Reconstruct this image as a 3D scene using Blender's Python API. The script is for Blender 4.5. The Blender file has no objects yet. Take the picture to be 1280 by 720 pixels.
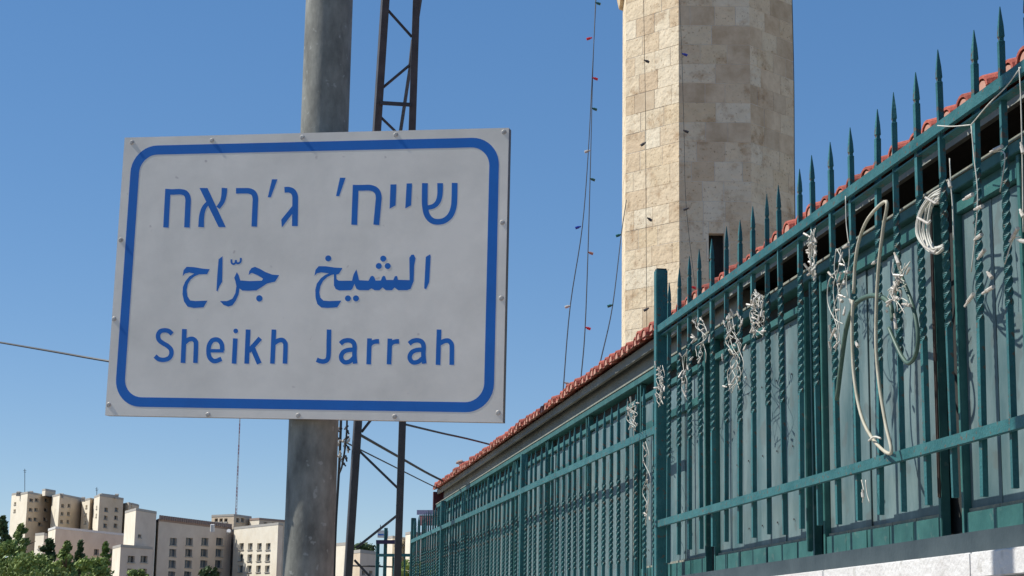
import bpy, bmesh, math, random
from math import sin, cos, pi, radians, atan2, sqrt
from mathutils import Vector, Matrix
from mathutils.geometry import delaunay_2d_cdt
random.seed(7)
SC = bpy.context.scene
COL = SC.collection

# ------------------------------------------------------------------ camera
EYE = Vector((0, 0, 1.6))
FPX, PITCH, ROLL = 2252.5, 0.1967, 0.0157          # focal length in pixels of a 1280 px frame
FW = Vector((0, cos(PITCH), sin(PITCH)))
_r0 = Vector((1, 0, 0)); _u0 = _r0.cross(FW)
RT = cos(ROLL) * _r0 + sin(ROLL) * _u0
UP = -sin(ROLL) * _r0 + cos(ROLL) * _u0
cam_d = bpy.data.cameras.new('camera'); cam = bpy.data.objects.new('camera', cam_d); COL.objects.link(cam)
cam_d.sensor_width = 36; cam_d.lens = FPX / 1280 * 36; cam_d.clip_end = 6000; cam_d.clip_start = .05
m3 = Matrix((RT, UP, -FW)).transposed()
cam.matrix_world = Matrix.Translation(EYE) @ m3.to_4x4()
SC.camera = cam
# ------------------------------------------------------------------ sky and sun
SUN_AZ, SUN_EL = radians(-95.0), radians(50)         # azimuth measured from the direction facing the camera
LDIR = Vector((sin(SUN_AZ) * cos(SUN_EL), -cos(SUN_AZ) * cos(SUN_EL), sin(SUN_EL)))
w = bpy.data.worlds.new('World'); SC.world = w; w.use_nodes = True
nt = w.node_tree; bg = nt.nodes['Background']
sky = nt.nodes.new('ShaderNodeTexSky'); sky.sky_type = 'NISHITA'; sky.sun_disc = False
sky.sun_elevation = SUN_EL; sky.sun_rotation = atan2(LDIR.x, LDIR.y)
sky.air_density = 1.0; sky.dust_density = 0.0; sky.ozone_density = 2.0; sky.altitude = 2600
hs = nt.nodes.new('ShaderNodeHueSaturation'); hs.inputs['Hue'].default_value = .507; hs.inputs['Saturation'].default_value = 1.70; hs.inputs['Value'].default_value = 1.86
gm = nt.nodes.new('ShaderNodeGamma'); gm.inputs[1].default_value = .55; nt.links.new(sky.outputs[0], gm.inputs[0]); nt.links.new(gm.outputs[0], hs.inputs['Color']); nt.links.new(hs.outputs[0], bg.inputs[0])
bg.inputs[1].default_value = 0.12
sd = bpy.data.lights.new('sun', 'SUN'); sd.energy = 4.8; sd.angle = radians(.53); sd.color = (1, .96, .88)
sun = bpy.data.objects.new('sun', sd); COL.objects.link(sun)
sun.rotation_euler = LDIR.to_track_quat('Z', 'Y').to_euler(); sun.location = (-20, 0, 30)
vs = SC.view_settings; vs.view_transform = 'Standard'; vs.look = 'None'; vs.exposure = 0.2; vs.gamma = 1

# ------------------------------------------------------------------ helpers
def ray(px, py):
    return (FW + RT * ((px - 640) / FPX) - UP * ((py - 360) / FPX))
def at(px, py, depth):                # world point seen at that pixel at that forward depth
    r = ray(px, py); return EYE + r * depth
YAW = -0.156
DR = Vector((sin(YAW), cos(YAW), 0)); NN = Vector((cos(YAW), -sin(YAW), 0))   # along the fence / towards the building
FROT = pi / 2 - YAW
def inv(px, py, t):                   # (s, z above eye) on the vertical plane t metres to the side of the eye
    r = ray(px, py); P = r * (t / r.dot(NN)); return P.dot(DR), P.z
def W(s, t, z):                       # street frame -> world
    return EYE + DR * s + NN * t + Vector((0, 0, z))

def mat(name, c1, c2=None, rough=.6, metal=0, scale=8, detail=5, bump=.0, bscale=60, stretch=None, extra=None, lo=.35, hi=.65, spec=.5, speck=None):
    m = bpy.data.materials.new(name); m.use_nodes = True
    N = m.node_tree.nodes; L = m.node_tree.links; b = N['Principled BSDF']
    b.inputs['Roughness'].default_value = rough; b.inputs['Metallic'].default_value = metal
    b.inputs['Specular IOR Level'].default_value = spec
    tc = N.new('ShaderNodeTexCoord'); mp = N.new('ShaderNodeMapping'); L.new(tc.outputs['Object'], mp.inputs[0])
    if stretch: mp.inputs['Scale'].default_value = stretch
    n = N.new('ShaderNodeTexNoise'); n.inputs['Scale'].default_value = scale; n.inputs['Detail'].default_value = detail
    n.inputs['Roughness'].default_value = .65
    L.new(mp.outputs[0], n.inputs['Vector'])
    r = N.new('ShaderNodeValToRGB'); r.color_ramp.elements[0].position = lo; r.color_ramp.elements[1].position = hi
    r.color_ramp.elements[0].color = (*c1, 1); r.color_ramp.elements[1].color = (*(c2 or c1), 1)
    L.new(n.outputs['Fac'], r.inputs[0]); last = r.outputs[0]
    if speck:
        n3 = N.new('ShaderNodeTexNoise'); n3.inputs['Scale'].default_value = speck[1]; n3.inputs['Detail'].default_value = 2
        L.new(tc.outputs['Object'], n3.inputs['Vector'])
        r3 = N.new('ShaderNodeValToRGB'); r3.color_ramp.elements[0].position = speck[2]; r3.color_ramp.elements[1].position = speck[2] + .05
        r3.color_ramp.elements[0].color = (0, 0, 0, 1); r3.color_ramp.elements[1].color = (speck[3],) * 3 + (1,)
        L.new(n3.outputs['Fac'], r3.inputs[0])
        mx = N.new('ShaderNodeMix'); mx.data_type = 'RGBA'; L.new(r3.outputs[0], mx.inputs['Factor']); L.new(last, mx.inputs['A'])
        mx.inputs['B'].default_value = (*speck[0], 1); last = mx.outputs['Result']
    oi = N.new('ShaderNodeObjectInfo')
    hv = N.new('ShaderNodeHueSaturation'); L.new(last, hv.inputs['Color'])
    mr = N.new('ShaderNodeMapRange'); L.new(oi.outputs['Random'], mr.inputs[0])
    v = extra or .0
    mr.inputs[3].default_value = 1 - v; mr.inputs[4].default_value = 1 + v
    L.new(mr.outputs[0], hv.inputs['Value'])
    L.new(hv.outputs[0], b.inputs['Base Color'])
    if bump:
        n2 = N.new('ShaderNodeTexNoise'); n2.inputs['Scale'].default_value = bscale; n2.inputs['Detail'].default_value = 6
        L.new(mp.outputs[0], n2.inputs['Vector'])
        bp = N.new('ShaderNodeBump'); bp.inputs['Strength'].default_value = bump; bp.inputs['Distance'].default_value = .01
        L.new(n2.outputs['Fac'], bp.inputs['Height']); L.new(bp.outputs[0], b.inputs['Normal'])
    return m

def link(name, me, parent=None, loc=None, mw=None, smooth=False):
    o = bpy.data.objects.new(name, me); COL.objects.link(o)
    if parent: o.parent = parent
    if loc is not None: o.location = loc
    if smooth and me:
        me.polygons.foreach_set('use_smooth', [True] * len(me.polygons))
    return o
def mesh(bm, m, name='mesh'):
    me = bpy.data.meshes.new(name); bmesh.ops.recalc_face_normals(bm, faces=bm.faces[:]) if len(bm.faces) < 20000 else None
    bm.to_mesh(me); bm.free(); me.materials.append(m); return me
def obj(name, bm, m, parent=None, loc=None, smooth=False, label=None):
    o = link(name, mesh(bm, m, name), parent, loc, smooth=smooth)
    if label: o['label'] = label
    return o
def thing(name, label, cat, loc=(0, 0, 0), rz=0, group=None):
    o = bpy.data.objects.new(name, None); COL.objects.link(o); o.empty_display_size = .2
    o.location = loc; o.rotation_euler = (0, 0, rz); tag(o, label, cat, group); return o
def tag(o, label, cat, group=None):
    o['label'] = label; o['category'] = cat
    if group: o['group'] = group
    return o
def kind(o, k): o['kind'] = k; return o

def box(bm, x0, x1, y0, y1, z0, z1, M=None):
    vs = [bm.verts.new(Vector(p) if M is None else M @ Vector(p)) for p in
          ((x0, y0, z0), (x1, y0, z0), (x1, y1, z0), (x0, y1, z0), (x0, y0, z1), (x1, y0, z1), (x1, y1, z1), (x0, y1, z1))]
    for f in ((0, 3, 2, 1), (4, 5, 6, 7), (0, 1, 5, 4), (1, 2, 6, 5), (2, 3, 7, 6), (3, 0, 4, 7)):
        bm.faces.new([vs[i] for i in f])
    return vs
def bevbox(bm, x0, x1, y0, y1, z0, z1, b=.003):
    t = bmesh.new(); box(t, x0, x1, y0, y1, z0, z1)
    bmesh.ops.bevel(t, geom=t.edges[:], offset=b, segments=1, affect='EDGES')
    me = bpy.data.meshes.new('t'); t.to_mesh(me); t.free(); bm.from_mesh(me); bpy.data.meshes.remove(me)
def hexa(bm, P):                      # 8 points, same order as box
    vs = [bm.verts.new(p) for p in P]
    for f in ((0, 3, 2, 1), (4, 5, 6, 7), (0, 1, 5, 4), (1, 2, 6, 5), (2, 3, 7, 6), (3, 0, 4, 7)):
        bm.faces.new([vs[i] for i in f])
def bar(bm, a, b, w, h=None):         # square bar between two points
    a = Vector(a); b = Vector(b); d = (b - a).normalized(); h = h or w
    x = d.cross(Vector((0, 0, 1)));
    if x.length < .01: x = Vector((1, 0, 0))
    x.normalize(); y = x.cross(d).normalized()
    hexa(bm, [a - x * w / 2 - y * h / 2, a + x * w / 2 - y * h / 2, a + x * w / 2 + y * h / 2, a - x * w / 2 + y * h / 2,
              b - x * w / 2 - y * h / 2, b + x * w / 2 - y * h / 2, b + x * w / 2 + y * h / 2, b - x * w / 2 + y * h / 2])
def catmull(P, k=6):
    P = [Vector(p) for p in P]
    if len(P) < 3: return P
    Q = [P[0] * 2 - P[1]] + P + [P[-1] * 2 - P[-2]]; out = []
    for i in range(1, len(Q) - 2):
        p0, p1, p2, p3 = Q[i - 1:i + 3]
        for j in range(k):
            t = j / k
            out.append(.5 * ((2 * p1) + (p2 - p0) * t + (2 * p0 - 5 * p1 + 4 * p2 - p3) * t * t + (3 * p1 - p0 - 3 * p2 + p3) * t ** 3))
    out.append(P[-1]); return out
def tube(bm, P, r, n=6, r2=None):
    P = [Vector(p) for p in P]; rings = []; x = None
    for i, p in enumerate(P):
        d = (P[min(i + 1, len(P) - 1)] - P[max(i - 1, 0)])
        d = d.normalized() if d.length > 1e-9 else Vector((0, 0, 1))
        if x is None:
            x = d.cross(Vector((0, 0, 1)));
            if x.length < .05: x = Vector((1, 0, 0))
        x = (x - d * x.dot(d)); x = x.normalized() if x.length > 1e-6 else d.orthogonal().normalized(); y = d.cross(x)
        rr = r if r2 is None else r + (r2 - r) * i / (len(P) - 1)
        rings.append([bm.verts.new(p + (x * cos(2 * pi * k / n) + y * sin(2 * pi * k / n)) * rr) for k in range(n)])
    for a, b in zip(rings, rings[1:]):
        for k in range(n): bm.faces.new((a[k], a[(k + 1) % n], b[(k + 1) % n], b[k]))
    bm.faces.new(rings[0][::-1]); bm.faces.new(rings[-1])

# ------------------------------------------------------------------ materials
M_teal = mat('teal paint', (.023, .112, .119), (.052, .170, .175), rough=.5, spec=.25, scale=9, detail=8, bump=.3, bscale=120, extra=.13, speck=((.14, .085, .055), 48, .615, .75))
M_green = mat('green screen paint', (.018, .095, .088), (.038, .145, .13), rough=.55, scale=9, bump=.1, extra=.1, speck=((.12, .17, .15), 30, .64, .4))
M_dust = mat('dusty ledge', (.30, .28, .22), (.16, .20, .17), rough=.9, scale=25, bump=.4)
M_pane = mat('frosted grey sheet', (.06, .122, .13), (.175, .24, .24), rough=.55, scale=6, detail=10, stretch=(1, 1, .3), bump=.25, bscale=9, extra=.10, speck=((.10, .12, .115), 9, .58, .5))
M_slate = mat('slate grey metal', (.022, .038, .045), (.045, .065, .072), rough=.6, scale=6, bump=.1)
M_white = mat('white stone coping', (.58, .56, .54), (.72, .71, .69), rough=.75, scale=5, detail=9, bump=.5, bscale=60, speck=((.40, .38, .34), 14, .62, .45))
M_pink = mat('pinkish stone wall', (.42, .24, .24), (.52, .34, .32), rough=.85, scale=5, bump=.4)
M_wall = mat('olive grey render', (.20, .21, .185), (.29, .295, .26), rough=.9, scale=1.6, detail=8, bump=.3, bscale=50)
M_dark = mat('dark timber and painted shade', (.018, .02, .02), (.03, .03, .028), rough=.9)  # near-black tone also paints deep shade in the gaps and inside the building
M_tile = mat('red clay tile', (.30, .06, .038), (.50, .135, .085), rough=.8, scale=9, bump=.5, bscale=70, extra=.28, speck=((.30, .22, .18), 16, .58, .6))
M_mort = mat('pale mortar', (.55, .30, .22), (.45, .22, .16), rough=.95, scale=20)
M_steel = mat('galvanised steel', (.125, .125, .11), (.30, .30, .265), rough=.6, spec=.25, metal=0, scale=16, detail=8, stretch=(1, 1, .45), bump=.12, bscale=80, speck=((.40, .41, .38), 45, .66, .5))
M_iron = mat('dark grey iron', (.042, .041, .045), (.07, .066, .07), rough=.7, scale=8, bump=.2)
M_face = mat('weathered sign sheeting', (.68, .635, .56), (.86, .80, .71), rough=.5, lo=.22, hi=.6, scale=4.5, detail=8, stretch=(1, 1, 1), bump=.06, bscale=14, speck=((.45, .38, .36), 30, .715, .6))
M_rim = mat('sign side rim', (.16, .15, .15), (.20, .19, .19), rough=.5, metal=.3, scale=10)
M_blue = mat('blue sign vinyl', (.002, .125, .47), (.003, .145, .53), rough=.45, scale=9, detail=6)
M_bolt = mat('bolt steel', (.36, .33, .30), (.60, .57, .53), rough=.5, metal=.4, scale=60)
M_wire = mat('dark cable', (.02, .022, .025), (.03, .03, .03), rough=.6)
M_wirew = mat('pale grubby cord', (.48, .46, .40), (.66, .64, .56), rough=.6, scale=40)
M_bulbw = mat('dirty white plastic', (.40, .35, .28), (.66, .62, .56), rough=.4, scale=80, extra=.12)
M_hoseg = mat('dark green hose', (.05, .10, .075), (.09, .15, .11), rough=.5, scale=20)
M_hoseb = mat('beige hose', (.40, .37, .27), (.56, .52, .41), rough=.55, scale=20)
M_red = mat('red bulb', (.62, .03, .04), rough=.3); M_bb = mat('blue bulb', (.02, .05, .35), rough=.3)
M_gb = mat('green bulb', (.02, .12, .10), rough=.3)
M_navy = mat('navy canopy paint', (.02, .018, .075), (.03, .025, .09), rough=.5)
M_maroon = mat('maroon soffit', (.10, .02, .025), (.06, .012, .018), rough=.7)
M_leaf = mat('foliage', (.10, .16, .035), (.32, .40, .11), rough=.7, scale=.9, detail=6, extra=.12)
M_leafd = mat('dark cypress foliage', (.035, .07, .022), (.10, .15, .045), rough=.75, scale=.9, detail=6, extra=.12)
M_bark = mat('bark', (.08, .06, .045), (.12, .09, .06), rough=.9, scale=10, bump=.5)
M_earth = mat('dry scrub ground', (.20, .155, .10), (.30, .235, .155), rough=.95, scale=.2, detail=8)
M_asph = mat('asphalt', (.045, .045, .047), (.06, .06, .06), rough=.9, scale=3, bump=.3)
M_pave = mat('pavement', (.32, .28, .22), (.40, .35, .28), rough=.9, scale=3, bump=.3)
M_bcream = mat('cream limestone facade', (.76, .68, .54), (.86, .79, .65), rough=.9, scale=.5, detail=8)  # facade tones carry light: cream on sunlit sides, next two on shaded ones
M_btan = mat('tan limestone facade', (.58, .47, .34), (.68, .56, .42), rough=.9, scale=.5, detail=8)
M_bpink = mat('pinkish limestone facade', (.60, .50, .41), (.68, .58, .48), rough=.9, scale=.5, detail=8)
M_glass = mat('dark window glass', (.05, .07, .09), (.09, .11, .13), rough=.15, scale=.4, extra=.5)
M_roof = mat('flat roof', (.35, .33, .30), (.42, .40, .36), rough=.9)
M_rtrim = mat('reddish roof trim', (.30, .22, .18), (.36, .27, .23), rough=.9)

# stone for the minaret: tint differs from stone to stone
def stone_mat():
    m = bpy.data.materials.new('weathered limestone'); m.use_nodes = True
    N = m.node_tree.nodes; L = m.node_tree.links; b = N['Principled BSDF']; b.inputs['Roughness'].default_value = .85
    tc = N.new('ShaderNodeTexCoord'); oi = N.new('ShaderNodeObjectInfo')
    r = N.new('ShaderNodeValToRGB'); e = r.color_ramp.elements
    e[0].color = (.74, .59, .39, 1); e[1].color = (.84, .73, .54, 1)
    for p, c in ((.08, (.66, .52, .36)), (.16, (.76, .62, .42)), (.35, (.80, .69, .51)), (.55, (.78, .63, .43)), (.62, (.84, .75, .58)), (.80, (.80, .67, .48)), (.93, (.72, .58, .40))):
        x = e.new(p); x.color = (*c, 1)
    L.new(oi.outputs['Random'], r.inputs[0])
    n = N.new('ShaderNodeTexNoise'); n.inputs['Scale'].default_value = 3.2; n.inputs['Detail'].default_value = 9; n.inputs['Roughness'].default_value = .68
    L.new(tc.outputs['Object'], n.inputs['Vector'])
    r2 = N.new('ShaderNodeValToRGB'); r2.color_ramp.elements[0].position = .3; r2.color_ramp.elements[1].position = .72
    r2.color_ramp.elements[0].color = (.50, .36, .24, 1); r2.color_ramp.elements[1].color = (1.10, 1.08, 1.05, 1)
    x = r2.color_ramp.elements.new(.47); x.color = (.93, .90, .85, 1)
    L.new(n.outputs['Fac'], r2.inputs[0])
    mx = N.new('ShaderNodeMix'); mx.data_type = 'RGBA'; mx.blend_type = 'MULTIPLY'; mx.inputs['Factor'].default_value = .85
    L.new(r.outputs[0], mx.inputs['A']); L.new(r2.outputs[0], mx.inputs['B'])
    n4 = N.new('ShaderNodeTexNoise'); n4.inputs['Scale'].default_value = 26; n4.inputs['Detail'].default_value = 3
    L.new(tc.outputs['Object'], n4.inputs['Vector'])
    r4 = N.new('ShaderNodeValToRGB'); r4.color_ramp.elements[0].position = .28; r4.color_ramp.elements[1].position = .40
    r4.color_ramp.elements[0].color = (.45, .36, .27, 1); r4.color_ramp.elements[1].color = (1, 1, 1, 1)
    L.new(n4.outputs['Fac'], r4.inputs[0])
    mx2 = N.new('ShaderNodeMix'); mx2.data_type = 'RGBA'; mx2.blend_type = 'MULTIPLY'; mx2.inputs['Factor'].default_value = .7
    L.new(mx.outputs['Result'], mx2.inputs['A']); L.new(r4.outputs[0], mx2.inputs['B'])
    L.new(mx2.outputs['Result'], b.inputs['Base Color'])
    n3 = N.new('ShaderNodeTexNoise'); n3.inputs['Scale'].default_value = 12; n3.inputs['Detail'].default_value = 8
    L.new(tc.outputs['Object'], n3.inputs['Vector'])
    bp = N.new('ShaderNodeBump'); bp.inputs['Strength'].default_value = .5; bp.inputs['Distance'].default_value = .03
    L.new(n3.outputs['Fac'], bp.inputs['Height']); L.new(bp.outputs[0], b.inputs['Normal'])
    return m
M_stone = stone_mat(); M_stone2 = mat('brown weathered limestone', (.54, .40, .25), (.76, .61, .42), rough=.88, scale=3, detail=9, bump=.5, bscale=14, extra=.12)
M_mortar = mat('lime mortar', (.62, .56, .46), (.74, .68, .57), rough=.95, scale=10)

# ------------------------------------------------------------------ ground, street, hill
bm = bmesh.new()
n = 60; g = []
def hz(x, y):
    d = sqrt(x * x + y * y)
    base = max(0, y - 120) * .035 if y > 120 else 0
    return min(base, 9) + (sin(x * .02) * sin(y * .017) * 1.5 if d > 140 else 0)
xs = [-2500, -1600, -900, -600, -400, -300, -240, -200, -160, -130, -100, -80, -60, -40, -20, 0, 20, 40, 60, 80, 100, 140, 200, 300, 400, 600, 900, 1600, 2500]
ys = [-2500, -1000, -300, -60, 0, 40, 80, 120, 140, 160, 180, 200, 220, 240, 260, 280, 300, 340, 400, 500, 700, 1000, 1600, 2600]
for y in ys: g.append([bm.verts.new((x, y, hz(x, y))) for x in xs])
for a, b in zip(g, g[1:]):
    for i in range(len(xs) - 1): bm.faces.new((a[i], a[i + 1], b[i + 1], b[i]))
kind(obj('ground', bm, M_earth), 'structure')
def strip(name, s0, s1, t0, t1, z0, z1, m):
    bm = bmesh.new()
    hexa(bm, [W(s, t, z) for z in (z0, z1) for s, t in ((s0, t0), (s0, t1), (s1, t1), (s1, t0))])
    return kind(obj(name, bm, m), 'structure')
strip('road', -30, 110, -9, -1.2, -1.7, -1.596, M_asph)
strip('pavement', -30, 60, -1.05, 1.80, -1.7, -1.47, M_pave)
strip('kerb', -30, 60, -1.2, -1.05, -1.7, -1.465, M_white)

# ------------------------------------------------------------------ pole and street sign
A = dict(yaw=-.2245, tilt=.0414, roll=.0251, T=Vector((-.5026, 4.2908, .8814)), h=.7046)
Rs = Matrix.Rotation(A['yaw'], 3, 'Z') @ Matrix.Rotation(A['tilt'], 3, 'X') @ Matrix.Rotation(A['roll'], 3, 'Y')
SX, SY, SZ = Rs.col[0].copy(), Rs.col[1].copy(), Rs.col[2].copy()     # SY points away from the camera
sign = thing('street_sign', 'pale grey trilingual street sign with blue rounded border and blue lettering on round post', 'street sign')
sign.matrix_world = Matrix.Translation(EYE + A['T']) @ Rs.to_4x4()
def sg(px, py):                       # photo pixel -> sign face coordinates
    r = ray(px, py); k = A['T'].dot(SY) / r.dot(SY); P = r * k - A['T']; return (P.dot(SX), P.dot(SZ))
W2, H2, TH = .5, A['h'] / 2, .026
CR = [(-.4984, .3506), (.4984, .3506), (.4984, -.3506), (-.4984, -.3506)]
cr = [sg(155.8, 172), sg(636, 159.7), sg(628.3, 528.2), sg(131.3, 519.2)]
# folded pan: front sheet and four returned edges
bm = bmesh.new()
f = [bm.verts.new((x, 0, z)) for x, z in cr]; b_ = [bm.verts.new((x, .003, z)) for x, z in cr]
bm.faces.new(f); bm.faces.new(b_[::-1])
for i in range(4): bm.faces.new((f[i], b_[i], b_[(i + 1) % 4], f[(i + 1) % 4]))
obj('face_panel', bm, M_face, sign)
bm = bmesh.new()
for i in range(4):
    a = Vector((cr[i][0], 0, cr[i][1])); b = Vector((cr[(i + 1) % 4][0], 0, cr[(i + 1) % 4][1])); c = Vector((0, 0, 0))
    ia = a + (c - a) * .006; ib = b + (c - b) * .006
    hexa(bm, [a + Vector((0, .0031, 0)), b + Vector((0, .0031, 0)), ib + Vector((0, .0031, 0)), ia + Vector((0, .0031, 0)),
              a + Vector((0, TH, 0)), b + Vector((0, TH, 0)), ib + Vector((0, TH, 0)), ia + Vector((0, TH, 0))])
obj('side_rim', bm, M_rim, sign)
# blue border ring
def qmap(u, v):                       # u,v in 0..1 on the (slightly skewed) sheet
    (x0, z0), (x1, z1), (x2, z2), (x3, z3) = cr
    return ((1 - u) * (1 - v) * x0 + u * (1 - v) * x1 + u * v * x2 + (1 - u) * v * x3,
            (1 - u) * (1 - v) * z0 + u * (1 - v) * z1 + u * v * z2 + (1 - u) * v * z3)
def rrect(m, r, k=10):
    H = A['h']; out = []
    for cx, cz, a0 in ((1 - m - r, m + r, -90), (1 - m - r, H - m - r, 0), (m + r, H - m - r, 90), (m + r, m + r, 180)):
        for i in range(k + 1):
            a = radians(a0 + 90 * i / k); out.append((cx + r * cos(a), cz + r * sin(a)))
    return out
bm = bmesh.new(); yy = -.0003
ro = [qmap(x, z / A['h']) for x, z in rrect(.0225, .068)]; ri = [qmap(x, z / A['h']) for x, z in rrect(.0462, .046)]
vo = [bm.verts.new((x, yy, z)) for x, z in ro]; vi = [bm.verts.new((x, yy, z)) for x, z in ri]
for i in range(len(vo)): j = (i + 1) % len(vo); bm.faces.new((vo[i], vo[j], vi[j], vi[i]))
g = bmesh.ops.extrude_face_region(bm, geom=bm.faces[:])
bmesh.ops.translate(bm, vec=(0, .00025, 0), verts=[v for v in g['geom'] if isinstance(v, bmesh.types.BMVert)])
obj('blue_border', bm, M_blue, sign)
# lettering, drawn as strokes and outlines
LET = []
def fill(pts, off, sc, smooth=False, lvl=0): return ('poly', [(off[0] + x / sc, off[1] + y / sc) for x, y in pts], 0, lvl)
def letter(shapes, nm='letter'):
    bm = bmesh.new()
    for k, (typ, P, wd) in enumerate(shapes):
        y = -.00022 - .00003 * k
        if typ == 'poly':
            pp = [Vector(sg(*p)) for p in P]
            ov, _, of = delaunay_2d_cdt(pp, [], [list(range(len(pp)))], 1, 1e-7)[:3]
            vs = [bm.verts.new((a.x, y, a.y)) for a in ov]
            for f3_ in of: bm.faces.new([vs[i] for i in f3_])
        elif typ == 'dot':
            (cx, cy), r = P, wd
            bm.faces.new([bm.verts.new((a, y, b)) for a, b in (sg(cx + r * cos(i * pi / 10), cy + r * sin(i * pi / 10)) for i in range(20))])
        else:
            Q = catmull([(p[0], p[1], 0) for p in P], 7) if len(P) > 2 else [Vector((*p, 0)) for p in P]
            n = len(Q) - 1; prev = None
            for i, q in enumerate(Q):
                d = (Q[min(i + 1, n)] - Q[max(i - 1, 0)]).normalized(); nx = Vector((-d.y, d.x, 0))
                ww = (wd[0] + (wd[1] - wd[0]) * i / n) / 2 if isinstance(wd, tuple) else wd / 2
                a = sg(*(q + nx * ww)[:2]); b = sg(*(q - nx * ww)[:2])
                cur = (bm.verts.new((a[0], y, a[1])), bm.verts.new((b[0], y, b[1])))
                if prev: bm.faces.new((prev[0], cur[0], cur[1], prev[1]))
                prev = cur
    o = obj(nm, bm, M_blue, sign); return o
def S(P, wd, off=(0, 0), sc=1): return ('st', [(off[0] + x / sc, off[1] + y / sc) for x, y in P], wd)
def PL(P, off=(0, 0), sc=1): return ('poly', [(off[0] + x / sc, off[1] + y / sc) for x, y in P], 0)
def DT(x, y, r, off=(0, 0), sc=1): return ('dot', (off[0] + x / sc, off[1] + y / sc), r / sc)
# Hebrew
letter([S([(210, 236.2), (207.4, 284.4)], 6.8), S([(206.8, 240), (216, 240), (226, 239.8), (232.3, 242), (235, 248), (234.9, 258), (233.7, 284.4)], 7.0)])
letter([PL([(249.4, 235), (259.4, 235), (282.2, 283.9), (273.3, 283.9)]), S([(280.7, 235), (279.8, 245), (277.5, 252.8), (272.5, 259.8)], (7.2, 5)),
        S([(260.5, 253), (255, 260), (252.2, 270), (251.4, 283.9)], (5, 7.2))])
letter([S([(295, 238.6), (304, 238.5), (311.7, 238.8), (317, 241.5), (319.2, 247.5), (319, 256), (317.8, 283.3)], 7.0)])
letter([PL([(340, 224.1), (346.9, 224.1), (338.6, 246.7), (334.7, 246.7)])], 'apostrophe')
letter([S([(355.6, 237.4), (361, 237.2), (366, 239.3), (368.7, 244.5), (369, 253), (368.6, 282.6)], 7.2), PL([(365.4, 257.5), (368.5, 262.5), (364.6, 268.4), (352.2, 284.5), (351.6, 274.5)])])
letter([PL([(425, 222.2), (432, 222.2), (424.1, 245.2), (420, 245.2)])], 'apostrophe')
letter([S([(444.7, 231.1), (442.8, 281.1)], 7.4), S([(441.2, 234.9), (452, 234.8), (463, 234.8), (470.3, 238), (473.3, 245), (472.8, 255), (470.4, 281.1)], 7.4)])
letter([PL([(488.1, 230.6), (495.6, 230.4), (494.5, 256.7), (487, 261)])])
letter([PL([(508.3, 229.4), (515.1, 229.2), (513.9, 256.7), (506.6, 260.6)])])
letter([S([(531.2, 228.9), (530.9, 246), (531.2, 257.2), (533.6, 268.3), (539.2, 275.2), (546.7, 277.3), (555.6, 275.6), (563, 269.2), (566.9, 259.4), (568, 248.3), (568.4, 228.6)], 7.3),
        S([(550.2, 228.9), (549.9, 243.5), (547.2, 252.6), (541.6, 257.8), (533.5, 259.8)], (7.2, 5.5))])
# Arabic
o1, o2, o3, o4 = (220, 310), (265, 310), (385, 310), (460, 310)
letter([PL([(75, 320), (85, 250), (120, 212), (200, 215), (300, 232), (380, 238), (350, 295), (260, 297), (210, 318), (165, 355), (135, 405), (120, 470), (130, 545), (160, 590), (220, 597), (355, 592), (310, 668), (200, 675), (130, 660), (90, 600), (73, 520), (78, 440), (105, 375), (150, 320), (205, 288), (150, 276), (100, 288)], o1, 9)])
letter([PL([(480, 125), (525, 92), (520, 380), (490, 430), (465, 490), (455, 480), (465, 300)], o1, 9)])
letter([S([(218, 128), (222, 168), (245, 180), (264, 165), (268, 135)], 2.4, o2, 9), S([(268, 135), (274, 165), (296, 172), (320, 155), (326, 112)], 2.4, o2, 9)], 'accent_mark')
letter([PL([(280, 272), (300, 305), (318, 365), (420, 372), (560, 368), (575, 345), (520, 310), (450, 280), (430, 290), (412, 305), (420, 260), (445, 225), (485, 212), (540, 235), (600, 270), (680, 300), (755, 305), (735, 340), (710, 378), (620, 400), (560, 440), (500, 478), (400, 482), (340, 478), (310, 455), (300, 520), (270, 590), (230, 645), (185, 660), (130, 640), (90, 597), (170, 597), (230, 570), (262, 510), (275, 430), (262, 370), (250, 335)], o2, 9), DT(533, 567, 36, o2, 9)])
q = [(72, 315), (85, 245), (120, 205), (200, 205), (300, 220), (388, 225), (350, 290), (318, 300), (320, 350), (345, 368), (495, 368), (512, 300), (545, 240), (560, 300), (575, 362), (680, 368), (705, 320), (725, 312), (745, 325), (760, 366)]
q += [(x + 675, y) for x, y in [(145, 365), (160, 325), (175, 312), (192, 318), (205, 360), (285, 360), (300, 322), (318, 312), (330, 322), (337, 358), (468, 362), (465, 110), (490, 75), (515, 75), (535, 115), (520, 200), (515, 370), (480, 460), (440, 475), (340, 475), (300, 445), (270, 475), (200, 475), (165, 445), (130, 475), (75, 475), (40, 455), (5, 475)]]
q += [(580, 475), (545, 460), (522, 405), (500, 460), (480, 475), (350, 478), (310, 460), (292, 420), (292, 297), (268, 302), (220, 325), (170, 370), (140, 430), (128, 500), (140, 560), (175, 592), (240, 597), (375, 592), (330, 668), (220, 675), (150, 670), (105, 630), (85, 560), (82, 470), (100, 400), (145, 340), (190, 305), (235, 285), (150, 275), (100, 285)]
letter([PL(q, o3, 9), DT(228, 117, 34, o3, 9), DT(450, 567, 34, o3, 9), DT(540, 567, 34, o3, 9), DT(172, 120, 34, o4, 9), DT(122, 203, 34, o4, 9), DT(222, 203, 34, o4, 9)], 'joined_letters')
letter([PL([(650, 100), (700, 70), (705, 95), (690, 380), (655, 465), (632, 455), (640, 300)], o4, 9)])
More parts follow.
